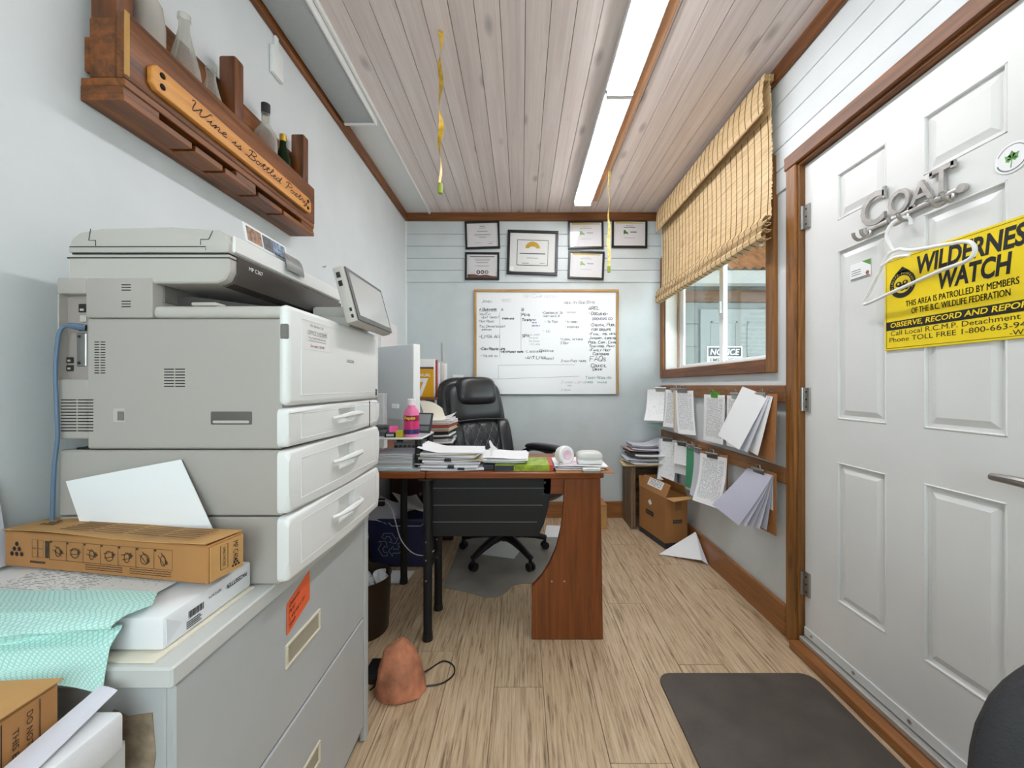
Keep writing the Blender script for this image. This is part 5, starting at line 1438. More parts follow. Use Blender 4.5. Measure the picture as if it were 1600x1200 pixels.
fr_ = [  # px centre x, y, w, h, rotation, label
    (754, 368, 54, 43, -1.8, 'black framed certificate at the top left of the group', 0),
    (753.5, 416.5, 53.5, 43, 0.3, 'black framed certificate with coloured bottom strip, lower left', 1),
    (832, 395.5, 79, 69, 1.6, 'large square black framed certificate with gold emblem', 2),
    (915, 367.5, 55, 44, -.6, 'black framed green certificate left of the yellow fly strip, upper one', 3),
    (915.5, 415, 56, 44, 2.2, 'tilted black framed green certificate, the lowest on the right', 4),
    (983, 366, 55, 44, 0.6, 'black framed certificate with dark green emblem beside the bamboo blind', 5)]
m_cert = mat('certificate_paper', (234, 232, 234), .6); m_certw = mat('mount_white', (238, 238, 236), .7)
for cx, cy_, w_, h_, rt, lb, kd in fr_:
    p = at(cx, cy_, YS); k_ = YS / F
    t = thing('framed_certificate', lb, 'framed certificate', (p.x, YS, p.z - h_ * k_ / 2), group='framed certificates on the back wall')
    W_, H_ = w_ * k_, h_ * k_
    M_, s_, yy = rect_frame(t, p.x, p.z, W_, H_, .017 if kd != 2 else .023, .02, YS, R(rt), m_frame, m_cert if kd != 2 else m_certw)
    b = B()
    if kd in (0, 1):
        for i, (dz, ln, th) in enumerate(((.075, .04, .006), (.06, .06, .003), (.032, .09, .004), (.004, .14, .005), (-.008, .12, .002), (-.02, .06, .004), (-.065, .05, .002)) if kd == 0 else ((.082, .21, .009), (.06, .14, .003), (.05, .12, .003), (.03, .10, .005), (.005, .13, .002), (.0, .10, .002))):
            line(b, M_, yy, (-.04 if dz < -.05 else 0), dz, ln, th)
        if kd == 0: line(b, M_, yy, .075, -.058, .045, .002); line(b, M_, yy, .065, -.074, .03, .005)
        obj('print', b, m_grey_ink, t, smooth=False)
        if kd == 1:
            for i in range(3):
                q = B().lathe((0, 0, 0), [(.008, 0), (.016, .0), (.016, .0006), (.008, .0006)], 16, M_ @ RT((-.022 + i * .035 - .01, yy, -.050), R(90)))
                obj('seal', q, mat('seal_%d' % i, [(40, 40, 40), (70, 60, 56), (150, 130, 104)][i], .6), t)
            pr_ = [(-.125, -.100), (.125, -.100), (.125, -.086), (.08, -.082), (.03, -.072), (-.02, -.078), (-.07, -.068), (-.125, -.070)]
            obj('colour_strip', B().prism(pr_, 'Y', yy - .0003, yy, M_), mat('strip_brown', (112, 62, 44), .6, var=.5, vscale=30), t)
    elif kd == 2:
        fw, fh = .262, .215
        b.ribbon([M_ @ Vector(q) for q in ((-fw / 2, yy, -fh / 2), (fw / 2, yy, -fh / 2), (fw / 2, yy, fh / 2), (-fw / 2, yy, fh / 2), (-fw / 2, yy, -fh / 2))], .006, (0, -1, 0))
        line(b, M_, yy, 0, -.008, .22, .007); line(b, M_, yy, 0, -.045, .10, .003); line(b, M_, yy, -.06, -.09, .06, .004); line(b, M_, yy, .085, -.088, .04, .003)
        obj('print', b, m_frame, t, smooth=False)
        arc = [(.062 * math.cos(PI * q / 16), .038 + .056 * math.sin(PI * q / 16)) for q in range(17)] + [(.03 * math.cos(PI * q / 10), .038 + .016 * math.sin(PI * q / 10)) for q in range(10, -1, -1)]
        obj('gold_emblem', B().prism(arc, 'Y', yy - .0004, yy, M_), mat('gold_foil', (206, 164, 58), .35, .5), t)
        obj('white_tag', B().prism([(-.192, -.158), (-.155, -.158), (-.155, -.125), (-.192, -.125)], 'Y', -.0212, -.0205, M_), m_paper, t)
    else:
        for dz, ln, th in ((.068, .06, .003), (.055, .10, .006), (-.035, .09, .003)): line(b, M_, yy, .0, dz, ln, th)
        b.text('Nature', M_ @ Vector((.0, yy, .004)), (1, 0, 0), (0, 0, 1), .022, .06) if False else line(b, M_, yy, .035, .015, .055, .010)
        obj('print', b, m_grey_ink if kd == 5 else mat('pale_ink', (176, 180, 182), .6), t, smooth=False)
        green_logo(M_, yy, -.03, .012, .022, t, '', kd == 5)
        for dz, hh in ((-.096, .012), (.095, .008)):
            obj('gold_strip', B().prism([(-.12, dz - hh), (.12, dz - hh), (.12, dz), (-.12, dz + (hh if dz > 0 else -hh * .6))], 'Y', yy - .0003, yy, M_), mat('strip_straw', (220, 206, 130) if kd != 3 else (216, 190, 92), .6), t)
# ---------------------------------------------------------------- whiteboard
wa, wz = at(741, 617, YW), at(966, 453, YW)
wbd = thing('whiteboard', 'wood framed whiteboard covered in marker notes', 'whiteboard', ((wa.x + wz.x) / 2, YW, wa.z))
obj('writing_surface', B().box(wa.x + .01, wz.x - .01, YW - .012, YW - .001, wa.z + .004, wz.z - .01), mat('whiteboard_enamel', (238, 239, 240), .25), wbd)
mfr = wood('whiteboard_oak', (150, 112, 66), (196, 158, 104), 'X', 40, .5, 3)
mfz = wood('whiteboard_oak_z', (150, 112, 66), (196, 158, 104), 'Z', 40, .5, 3)
for (x0, x1, z0, z1, mm) in ((wa.x, wz.x, wz.z - .022, wz.z, mfr), (wa.x, wa.x + .022, wa.z, wz.z - .022, mfz), (wz.x - .022, wz.x, wa.z, wz.z - .022, mfz)):
    obj('frame_rail', B().box(x0, x1, YW - .022, YW - .001, z0, z1, .003), mm, wbd)
obj('bottom_rail', B().box(wa.x + .022, wz.x - .022, YW - .020, YW - .001, wa.z, wa.z + .008, .002), mat('rail_grey', (120, 120, 122), .4, .6), wbd)
rsw = random.Random(21)
yb = YW - .0128
def wnote(items, m_, name, wd=.0035):
    b = B()
    for tx, px_, py_, hp in items:
        p = at(px_, py_ + hp / 2, YW)
        b.hand(tx, (p.x, yb, p.z), (1, 0, rsw.uniform(-.01, .02)), (0, 0, 1), hp * YW / F, wd, (0, -1, 0), rs=rsw)
    obj(name, b, m_, wbd, smooth=False, kind='stuff')
k1 = mat('marker_black', (44, 46, 54), .5); k2 = mat('marker_grey', (140, 144, 150), .5); k3 = mat('marker_purple', (86, 66, 106), .5); k4 = mat('marker_faint', (190, 194, 198), .5)
k5 = mat('marker_teal', (96, 140, 136), .5); k6 = mat('marker_blue', (74, 84, 140), .5)
wnote([('A', 783, 484, 4), ('B', 815, 484, 4), ('Pens', 815, 492, 4.5), ('Trips-', 815, 500, 4.5), ('-LMIA AN', 748, 526, 5), ('-Com Round ups', 749, 545, 4.2), ('Interviews', 784, 498, 3), ('-MEM Packet tours', 781, 550, 3), ('SPA', 816, 525, 4.2),
       ('-ANT LMIA', 819, 559, 4.6), ('A Business', 749, 484, 4), ('FAQs', 921, 561, 7.5), ('Council', 923, 571, 5.2), ('Drink', 926, 577, 4.4)], k1, 'black_notes', .0048)
wnote([('AREL', 919, 482, 4.8), ('-Docusign', 919, 490, 4.8), ('-Digital Public', 920, 508, 4.6), ('for groups', 924, 515, 4.6), ('-Final, ims, menu', 919, 522, 4.0), ('January, expense', 920, 528, 4.0), ('Pocs, Cart, Candle', 919, 535, 3.8), ('Team mtgs, Print', 920, 541, 3.8), ('-Family Meet', 919, 547, 4.2), ('Customers', 926, 553, 4.0)], k1, 'list_notes', .0046)
wnote([('growers co', 925, 498, 4.8)], k3, 'purple_note', .004)
wnote([('You Eat', 749, 491, 3.6), ('meat (back)', 753, 496, 3.6), ('Meat Roast', 749, 502, 3.4), ('Till Draws(sales)', 749, 510, 3.4), ('overview', 753, 515, 3), ('-Volume on', 750, 556, 4), ('-Listeners', 819, 549, 4), ('Ordering', 843, 548, 4), ('(video)', 846, 560, 4), ('-Corporate 3x', 846, 489, 3.6), ('must view E.R', 849, 494, 3), ('-In-room', 882, 503, 3.4), ('-Interview', 882, 511, 3.4),
       ('1 Legal Actions', 875, 530, 3.6), ('2 Buy', 875, 536, 3.6), ('2 main Pack tours', 876, 564, 3.6), ('Joven', 753, 471, 4.5), ('Ability Bug Byte', 881, 473, 4.6), ('-9.LL', 847, 517, 3.6), ('- To Test', 850, 503, 3.4)], mat('marker_mid', (92, 96, 104), .5), 'grey_notes', .0034)
wnote([('list', 831, 500, 2.6), ('menu', 831, 504, 2.8), ('monthly', 831, 509, 2.8)], k6, 'blue_notes', .003)
wnote([('SEEC', 784, 470, 4), ('May Camp Notes', 818, 463, 5.2), ('will check', 826, 523, 2.8), ('standing', 826, 528, 2.8), ('the stand', 826, 533, 2.8), ('(3) menu', 827, 538, 2.8), ('workshop', 885, 488, 2.8), ('2 winery listing', 876, 597, 4), ('area', 886, 602, 3), ('2 ideas', 876, 609, 3.4)], k4, 'faded_notes', .0034)
wnote([('Ticket Resolved', 914, 590, 4), ('types', 914, 597, 3.6), ('winning', 933, 597, 3.4)], k5, 'teal_notes', .0034)
b = B()
for pts_ in (((779, 571), (840, 570), (898, 570)), ((779, 571), (779, 592)), ((748, 592), (790, 592), (840, 590), (905, 588)), ((781, 488), (781, 560)), ((814, 488), (814, 548)), ((749, 487), (777, 487))):
    b.ribbon([(at(x, y, YW).x, yb, at(x, y, YW).z) for x, y in pts_], .0024, (0, -1, 0))
obj('ruled_lines', b, k2, wbd, smooth=False)

# ================================================================= BAMBOO BLIND
bl = thing('bamboo_blind', 'woven bamboo roman blind half lowered over the window', 'blind', (1.13, 2.54, 2.56))
BY0, BY1 = 1.826, 3.262
m_bam = wood('bamboo_slats', (168, 132, 90), (236, 212, 170), 'Y', 120, .55, 6, c3=(218, 188, 140), rnd=0, lo=.25, hi=.75, knots=.35)
m_bam2 = wood('bamboo_slats_dark', (146, 112, 76), (208, 178, 130), 'Y', 120, .55, 6, rnd=0)
def slats(path, pitch, th, y0, y1):
    """bamboo strips laid across a profile path in x,z"""
    b = B(); acc = 0; pos = []
    for (x0, z0), (x1, z1) in zip(path[:-1], path[1:]):
        d = Vector((x1 - x0, z1 - z0)); n = max(1, int(d.length / pitch))
        for i in range(n):
            f = (i + .5) / n
            a = math.atan2(d.x, d.y)
            M_ = Matrix.Translation((x0 + d.x * f, 0, z0 + d.y * f)) @ Matrix.Rotation(a, 4, 'Y')
            j0, j1 = rs.uniform(-.006, .006), rs.uniform(-.006, .006)
            b.box(-th / 2, th / 2, y0 + j0, y1 + j1, -d.length / n * .46, d.length / n * .46, 0, 1, M_)
    return b
def belly(z): return 1.142 + .012 * math.sin((2.54 - z) * 4.2)
body = [(belly(2.56 - i * .035), 2.56 - i * .035) for i in range(20)]
obj('shade', slats(body, .0062, .0022, BY0 + .006, BY1), m_bam, bl, kind='stuff')
val = [(1.116 - .012 * math.sin(i / 8 * 2.5), 2.562 - i * .0225) for i in range(9)]
obj('valance', slats(val, .0062, .0022, BY0, BY1 + .004), m_bam, bl, kind='stuff')
obj('valance_hem', B().box(1.098, 1.106, BY0 - .002, BY1 + .004, 2.374, 2.386, .002), m_bam2, bl)
folds = []
for k_ in range(3):
    z1 = 1.905 - k_ * .032
    fold = [(1.142, z1), (1.118 - .006 * k_, z1 + .004), (1.100 - .004 * k_, z1 - .016), (1.104 - .004 * k_, z1 - .036), (1.124, z1 - .044), (1.140, z1 - .036)]
    obj('gathered_fold', slats(fold, .0062, .0026, BY0 - .006, BY1 - .004), (m_bam, m_bam2, m_bam)[k_], bl, kind='stuff')
obj('head_rail', B().box(1.122, 1.165, BY0 + .01, BY1, 2.535, 2.568, .002), m_bam2, bl)
m_thr = mat('thread_brown', (104, 78, 44), .8)
nthr = 26
for i in range(nthr):
    y = BY0 + .03 + (BY1 - BY0 - .06) * i / (nthr - 1)
    pts_ = [(x - .002, y, z) for x, z in val] + [(1.105, y, 2.376)]
    b = B().tube(pts_, .0016, 5)
    b.tube([(x - .002, y, z) for x, z in body if z < 2.40], .0016, 5)
    for k_ in range(3):
        z1 = 1.905 - k_ * .032
        b.tube([(1.116 - .006 * k_, y, z1 + .007), (1.098 - .004 * k_, y, z1 - .016), (1.102 - .004 * k_, y, z1 - .038), (1.124, y, z1 - .047)], .0016, 5)
    obj('binding_thread', b, m_thr, bl)

# ================================================================= RIGHT WALL: CLIP RAILS
RX = XR - .022
m_rail = wood('clip_rail_wood', (112, 70, 38), (158, 108, 64), 'Y', 40, .5, 2.4, knots=.5)
rails = {}
for z0, z1, lb in ((1.052, 1.130, 'upper brown wooden clip rail below the window'), (.687, .757, 'lower brown wooden clip rail on the right wall')):
    t = thing('clip_rail', lb, 'rail', (XR, 2.55, z0), group='clip rails')
    obj('rail_board', B().box(RX, XR - .0005, 1.782, 3.37, z0, z1, .003), m_rail, t)
    for y in (1.87, 2.05, 2.28, 2.47, 2.62, 2.80, 2.95, 3.1, 3.22):
        obj('hook', B().tube([(RX + .004, y, z1 - .028), (RX - .014, y, z1 - .030), (RX - .020, y, z1 - .022), (RX - .020, y, z1 - .012)], .0022, 6), m_steel, t)
# clipboards: local x along the board, y out from the wall, z up from the clip
def clipboard(lb, Y, Zt, w_, h_, yaw=0, lean=0, board=True, sheets=(), x_out=.026, clip='steel', cat='clipboard', group='clipboards on the rails'):
    t = thing('clipboard' if board else 'clipped_papers', lb, cat if board else 'paper bundle', (RX - x_out, Y, Zt), group=group, local=True, rot=(0, 0, R(90 + yaw)))
    T_ = Matrix.Rotation(lean, 4, 'X')
    y_ = 0
    if board:
        obj('board', B().box(-w_ / 2, w_ / 2, -.002, .002, -h_, 0, .0012, 1, T_), m_hardboard, t)
        y_ = .003
    for i, (sw_, shh, mm, fn, off) in enumerate(sheets):
        def pos(u, v, sw_=sw_, shh=shh, fn=fn, off=off, i=i):
            dx, dy, dz = fn(u, v)
            return T_ @ Vector(((u - .5) * sw_ + off + dx, y_ + .0016 * (i + 1) + dy, -.012 - shh * (1 - v) + dz))
        obj('sheet', B().sheet(pos, 6, 10, .0011), mm, t)
    yo = y_ + .0016 * (len(sheets) + 1)
    if clip == 'steel':
        b = B().box(-.038, .038, yo, yo + .003, -.028, .002, .001, 1, T_)
        b.cyl(T_ @ Vector((-.045, yo + .004, 0)), T_ @ Vector((.045, yo + .004, 0)), .006, n=10)
        b.tube([T_ @ Vector(q) for q in ((-.014, yo + .002, -.003), (-.010, yo + .003, .022), (.010, yo + .003, .022), (.014, yo + .002, -.003))], .0022, 6)
        obj('clip', b, m_steel, t)
    else:
        b = B().prism([(yo + .008, .004), (yo, -.030), (-.010, -.030), (-.014, .004)], 'X', -.035, .035, T_)
        obj('clip', b, clip, t)
        obj('clip_levers', B().tube([T_ @ Vector(q) for q in ((-.014, yo + .006, .002), (-.010, yo + .016, .018), (.010, yo + .016, .018), (.014, yo + .006, .002))], .002, 6), clip, t)
    return t
flat = lambda u, v: (0, 0, 0)
def curl(a, p=2, side=0):
    return lambda u, v: (side * (1 - v) ** 2, a * (1 - v) ** p, .10 * a * (1 - v) ** 2)
m_gp = mat('mint_paper', (176, 210, 196), .7); m_dg = mat('green_ledger', (78, 156, 118), .6)
m_greenclip = mat('green_plastic', (96, 168, 44), .35)
# upper rail, from the corner towards the door
clipboard('paper bundle in the corner, first on the upper rail', 3.20, 1.108, .2, .28, yaw=58, lean=.0, board=False, x_out=.06, sheets=((.20, .30, m_gp, curl(.05), -.02), (.20, .27, m_paper, curl(.06), -.02), (.21, .27, m_print3, curl(.08), -.005), (.21, .26, m_paper, curl(.10), 0), (.21, .255, m_print3, curl(.125), -.005)))
clipboard('grey backed paper bundle, second on the upper rail', 2.96, 1.105, .2, .28, yaw=20, board=False, x_out=.03, sheets=((.20, .285, m_paper2, curl(.01), .02), (.20, .28, PUR, curl(.02), .02), (.19, .28, m_print2, curl(.03), .01)))
clipboard('narrow printed paper bundle, third on the upper rail', 2.80, 1.105, .12, .3, yaw=38, board=False, x_out=.045, sheets=((.14, .29, FOL, curl(.0), -.0), (.13, .30, G_, curl(.01), -.01), (.13, .305, m_print2, curl(.02, 2, -.03), -.015)))
clipboard('large printed sheets held by a green clip on the upper rail', 2.385, 1.085, .2, .28, yaw=4, board=False, x_out=.02, clip=m_greenclip, sheets=((.215, .285, m_paper, curl(.004), .015), (.215, .285, m_print2, curl(.012), .0)))
clipboard('printed list hanging between green clip and clipboard', 2.165, 1.085, .2, .28, yaw=-2, board=False, x_out=.012, sheets=((.20, .285, m_print2, curl(.004), .0),))
clipboard('brown clipboard with swung out white sheets beside the door frame', 1.905, 1.090, .228, .31, yaw=-4, lean=.04, x_out=.02, sheets=((.215, .28, m_paper, lambda u, v: (.05 * (1 - v), .030 * (1 - v), .02 * u), .02), (.215, .275, m_paper2, lambda u, v: (.085 * (1 - v) + .01, .050 * (1 - v) + .01 * u, .035 * u), .03), (.215, .27, m_paper, lambda u, v: (.105 * (1 - v) + .02, .070 * (1 - v) + .016 * u, .045 * u), .035)))
# lower rail
clipboard('thick grey paper bundle, first on the lower rail behind the crate papers', 3.07, .725, .2, .28, yaw=45, board=False, x_out=.05, sheets=((.15, .33, PUR, curl(.0), 0), (.15, .34, G_, curl(.02), 0), (.14, .33, m_paper2, curl(.04), 0), (.13, .31, m_print3, curl(.06), -.01)))
clipboard('small printed card, second on the lower rail', 2.84, .725, .12, .2, yaw=30, board=False, x_out=.03, sheets=((.13, .22, m_paper, curl(.0), 0), (.13, .15, m_print3, curl(.015), 0)))
clipboard('green ledger sheet, third on the lower rail', 2.70, .725, .1, .28, yaw=14, board=False, x_out=.022, sheets=((.12, .30, m_paper, curl(.005), 0), (.11, .28, m_dg, curl(.012), 0)))
clipboard('lilac paper bundle hanging next to the green ledger', 2.575, .722, .1, .3, yaw=10, board=False, x_out=.03, sheets=((.11, .30, PUR, curl(.01), 0), (.10, .30, m_paper2, curl(.02), 0), (.09, .30, m_paper2, curl(.035), 0)))
clipboard('clipboard with printed forms at the middle of the lower rail', 2.35, .728, .20, .28, yaw=22, x_out=.045, sheets=((.19, .29, m_paper2, curl(.02), 0), (.19, .29, m_paper, curl(.035), 0), (.19, .285, m_paper2, curl(.05), 0), (.19, .285, m_print2, curl(.065), -.005)))
def fan(k_):
    return lambda u, v: (.018 * k_ * (1 - v) ** 1.2, .020 * k_ * (1 - v) + .006 * k_ * u * (1 - v), .010 * k_ * u * (1 - v))
clipboard('brown clipboard with fanned lilac sheets, nearest the door on lower rail', 1.905, .728, .19, .285, yaw=6, x_out=.03,
    sheets=((.16, .16, m_print2, flat, .0),) + tuple((.17, .255, (PUR, m_paper2)[i % 2], fan(i + 1), .0) for i in range(5)))

# ================================================================= CRATE WITH PAPERS, OPEN CARTON
cr_ = thing('wooden_crate', 'weathered wooden crate standing in the back right corner', 'crate', (1.0, 3.25, 0))
m_cr = wood('crate_weathered', (92, 72, 54), (150, 122, 94), 'Z', 36, .7, 3, rnd=.12)
m_crx = wood('crate_weathered_x', (92, 72, 54), (150, 122, 94), 'X', 36, .7, 3, rnd=.12)
for y0, y1 in ((3.12, 3.20), (3.208, 3.29), (3.298, 3.385)):
    obj('side_slat', B().box(.857, .872, y0, y1, .001, .488, .002), m_cr, cr_)
    obj('side_slat', B().box(1.148, 1.163, y0, y1, .001, .488, .002), m_cr, cr_)
    obj('top_slat', B().box(.857, 1.163, y0, y1, .488, .503, .002), m_crx, cr_)
obj('corner_post', B().box(.873, .895, 3.125, 3.15, .018, .486, .002), m_cr, cr_)
obj('corner_post', B().box(1.125, 1.147, 3.125, 3.15, .018, .486, .002), m_cr, cr_)
obj('bottom_slat', B().box(.873, 1.147, 3.125, 3.385, .001, .016, .002), m_crx, cr_)
obj('back_slat', B().box(.873, 1.147, 3.375, 3.388, .018, .486), m_crx, cr_)
tcr = thing('paper_heap', 'messy heap of folders and sheets on the wooden crate', 'paper heap', (1.0, 3.22, .505))
zz = .5045
for i, (h, mm, x0, x1) in enumerate(((.006, FOL, .80, 1.10), (.008, m_paper, .84, 1.13), (.012, G_, .86, 1.12), (.004, m_paper2, .82, 1.06), (.014, mat('folder_grey_brown', (120, 108, 98), .6), .88, 1.13), (.010, m_paper, .90, 1.12), (.012, MATS['spine_navy'], .85, 1.10), (.006, mat('folder_pink', (196, 160, 150), .7), .84, 1.05), (.010, m_paper2, .88, 1.12))):
    a = rs.uniform(-.22, .22)
    M_ = RT(((x0 + x1) / 2, 3.225 + rs.uniform(-.03, .03), zz), 0, R(rs.uniform(-3, 3)), a)
    hw = (x1 - x0) / 2
    obj('sheet_bundle', B().sheet(lambda u, v: M_ @ Vector(((u - .5) * 2 * hw, (v - .5) * .24, h / 2 + .004 * (2 * u - 1) ** 2)), 8, 4, h), mm, tcr)
    zz += h + .0055
for i in range(4):
    obj('curled_sheet', B().sheet(lambda u, v: (.87 + .27 * u, 3.12 + .21 * v, zz + .003 + i * .004 + (.09 + .012 * i) * max(0, u - .55) ** 1.3 + .03 * max(0, .3 - u)), 14, 4, .0012), (m_paper2, m_paper, PUR, m_paper2)[i], tcr)
# open carton
oc = thing('open_carton', 'open brown cardboard carton with dark bottom band by the baseboard', 'carton', (.99, 2.74, 0.001), rz=R(12), local=True)
m_oc = mat('carton_brown', (170, 118, 68), .7, var=.04, vscale=6)
LX, LY, LZ = .170, .36, .352
b = B()
b.box(0, .004, 0, LY, .001, LZ).box(LX - .004, LX, 0, LY, .001, LZ).box(.004, LX - .004, 0, .004, .001, LZ).box(.004, LX - .004, LY - .004, LY, .001, LZ).box(.004, LX - .004, .004, LY - .004, .001, .006)
obj('walls', b, m_oc, oc)
obj('band', B().box(-.001, LX + .001, -.001, LY + .001, .001, .040), mat('band_charcoal', (52, 52, 58), .6), oc)
fl = obj('long_flap', B().sheet(qsheet((.001, 0, LZ), (.001, LY, LZ), (.045, LY - .004, LZ + .085), (.045, .004, LZ + .085)), 2, 2, .003), m_oc, oc)
lbl = obj('shipping_label', B().sheet(qsheet((.0155, .08, LZ + .032), (.0155, .27, LZ + .032), (.041, .27, LZ + .082), (.041, .08, LZ + .082)), 6, 2, .0008), printed('shipping_print', (236, 234, 230), (40, 40, 44), 6, .08, .6, 7), fl)
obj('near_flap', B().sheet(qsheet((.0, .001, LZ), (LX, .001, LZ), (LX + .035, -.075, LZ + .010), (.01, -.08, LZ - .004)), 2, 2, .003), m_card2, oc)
obj('far_flap', B().sheet(qsheet((0, LY, LZ), (LX, LY, LZ), (LX, LY + .012, LZ + .075), (0, LY + .012, LZ + .075)), 2, 2, .003), m_oc, oc)
obj('right_flap', B().sheet(qsheet((LX, 0, LZ), (LX, LY, LZ), (LX - .03, LY, LZ + .08), (LX - .03, .0, LZ + .08)), 2, 2, .003), m_oc, oc)
m_lab = MATS['band_charcoal']
obj('dark_label', B().box(-.0012, -.0004, .155, .26, .172, .205), m_lab, oc)
obj('dark_label', B().box(.058, .128, -.0012, -.0004, .172, .196), m_lab, oc)
b = B().text('PACKING', (-.0016, .25, .182), (0, -1, 0), (0, 0, 1), .012, .085)
b2 = B().text('PACKING', (.064, -.0016, .179), (1, 0, 0), (0, 0, 1), .010, .058)
obj('label_lettering', b, mat('label_tan', (150, 126, 96), .7), oc, smooth=False); obj('label_lettering', b2, MATS['label_tan'], oc, smooth=False)
obj('white_diamond', B().prism([(.175, .262), (.205, .245), (.23, .268), (.20, .290)], 'X', -.0014, -.0004), m_paper, oc)
obj('tape_patch', B().box(.075, .125, -.0010, -.0004, .262, .350), mat('tape_tan', (140, 98, 58), .35), oc)
# folded sheet on the floor
ft = thing('folded_sheet', 'folded white sheet tented on the floor against the baseboard', 'paper', (1.08, 2.64, 0))
ap = Vector((1.165, 2.665, .150)); l0 = Vector((.915, 2.655, .003)); r0 = Vector((1.172, 2.50, .003)); mid = Vector((1.14, 2.52, .022))
b = B().sheet(lambda u, v: (l0.lerp(mid, u)).lerp(ap, v * .98), 6, 6, .001)
obj('main_face', b, m_paper, ft)
obj('side_face', B().sheet(lambda u, v: (mid.lerp(r0, u)).lerp(ap, v * .98), 4, 6, .001), m_paper2, ft)

# ================================================================= THINGS ON THE DOOR
DF = DX - .001
# word sign with hooks
cr2 = thing('coat_rack', 'cast metal coat rack spelling COAT on the white door', 'coat rack', (DF, 1.245, 1.67))
m_cast = mat('cast_pewter', (186, 182, 178), .42, .7, var=.12, vscale=30)
obj('bar', B().box(DF - .012, DF - .003, 1.088, 1.402, 1.662, 1.678, .004, 2).cyl((DF - .013, 1.090, 1.67), (DF - .002, 1.090, 1.67), .012, n=16).cyl((DF - .013, 1.400, 1.67), (DF - .002, 1.400, 1.67), .012, n=16), m_cast, cr2)
def solid_text(s_, o, ux, uy, h, w_, dep, n_, bold=.02):
    v, f = text2d(s_, bold)
    bm = bmesh.new()
    x0 = min(q[0] for q in v); x1 = max(q[0] for q in v); y0 = min(q[1] for q in v); y1 = max(q[1] for q in v)
    o, ux, uy, n_ = Vector(o), Vector(ux), Vector(uy), Vector(n_)
    bv = [bm.verts.new(o + ux * (q[0] - x0) / (x1 - x0) * w_ + uy * (q[1] - y0) / (y1 - y0) * h) for q in v]
    for q in f:
        try: bm.faces.new([bv[i] for i in q])
        except ValueError: pass
    bmesh.ops.remove_doubles(bm, verts=bm.verts, dist=1e-6)
    r = bmesh.ops.extrude_face_region(bm, geom=bm.faces[:])
    bmesh.ops.translate(bm, verts=[e for e in r['geom'] if isinstance(e, bmesh.types.BMVert)], vec=n_ * dep)
    bm.verts.index_update()
    b = B().add([q.co.copy() for q in bm.verts], [[q.index for q in g.verts] for g in bm.faces])
    bm.free()
    return b
for s_, ya, w_, h in (('C', 1.410, .092, .112), ('O', 1.306, .074, .078), ('A', 1.236, .076, .070), ('T', 1.172, .066, .080)):
    b = solid_text(s_, (DF - .004, ya, 1.676), (0, -1, 0), (0, 0, 1), h, w_, .010, (-1, 0, 0), .012)
    if s_ == 'T': b.box(DF - .014, DF - .004, ya - .046, ya - .020, 1.676, 1.683).box(DF - .014, DF - .004, ya - .008, ya, 1.738, 1.753).box(DF - .014, DF - .004, ya - .066, ya - .058, 1.738, 1.758)
    if s_ == 'A': b.box(DF - .014, DF - .004, ya - .022, ya + .004, 1.676, 1.682).box(DF - .014, DF - .004, ya - .076, ya - .050, 1.676, 1.682)
    if s_ == 'C': b.box(DF - .014, DF - .004, ya - .093, ya - .084, 1.752, 1.790)
    obj('letter', b, m_cast, cr2)
for y in (1.382, 1.248, 1.118):
    b = B()
    for dy, ln in ((-.016, .03), (.016, .03)):
        b.tube(smooth_path([(DF - .006, y + dy * .3, 1.668), (DF - .012, y + dy * .7, 1.650), (DF - .030, y + dy, 1.640), (DF - .046, y + dy, 1.650), (DF - .050, y + dy, 1.664)], 4), [.0055] * 16 + [.0065], 8)
    obj('hook', b, m_cast, cr2)
# hanger
hg = thing('coat_hanger', 'white plastic coat hanger hanging from the coat rack', 'hanger', (DF - .045, 1.248, 1.45))
m_hang = mat('hanger_white', (240, 240, 240), .3)
hx = DF - .052
hook = [(DF - .020, 1.222, 1.622), (DF - .022, 1.222, 1.640), (DF - .032, 1.228, 1.648), (DF - .048, 1.244, 1.642), (DF - .056, 1.258, 1.622), (DF - .056, 1.262, 1.600), (DF - .054, 1.255, 1.575), (hx, 1.242, 1.548)]
obj('hook', B().tube(smooth_path(hook, 5), .0052, 8), m_hang, hg)
YL, YR = 1.368, 1.010
loop = [(hx, 1.255, 1.548), (hx, 1.222, 1.548), (hx - .002, 1.185, 1.532), (hx - .010, 1.08, 1.512), (hx - .014, 1.025, 1.500), (hx - .014, 1.008, 1.475), (hx - .013, 1.025, 1.452), (hx - .008, 1.10, 1.445), (hx + .008, 1.25, 1.425), (hx + .016, 1.355, 1.408), (hx + .018, 1.370, 1.416), (hx + .016, 1.355, 1.436), (hx + .008, 1.31, 1.490), (hx + .004, 1.285, 1.522)]
cl_ = smooth_path(loop + [loop[0]], 5)[:-1]
obj('shoulder_loop', B().tube(cl_, .0052, 8, closed=True), m_hang, hg)
obj('inner_bar', B().tube(smooth_path([(hx, 1.285, 1.515), (hx, 1.24, 1.528), (hx - .003, 1.19, 1.518)], 5), .0042, 8), m_hang, hg)
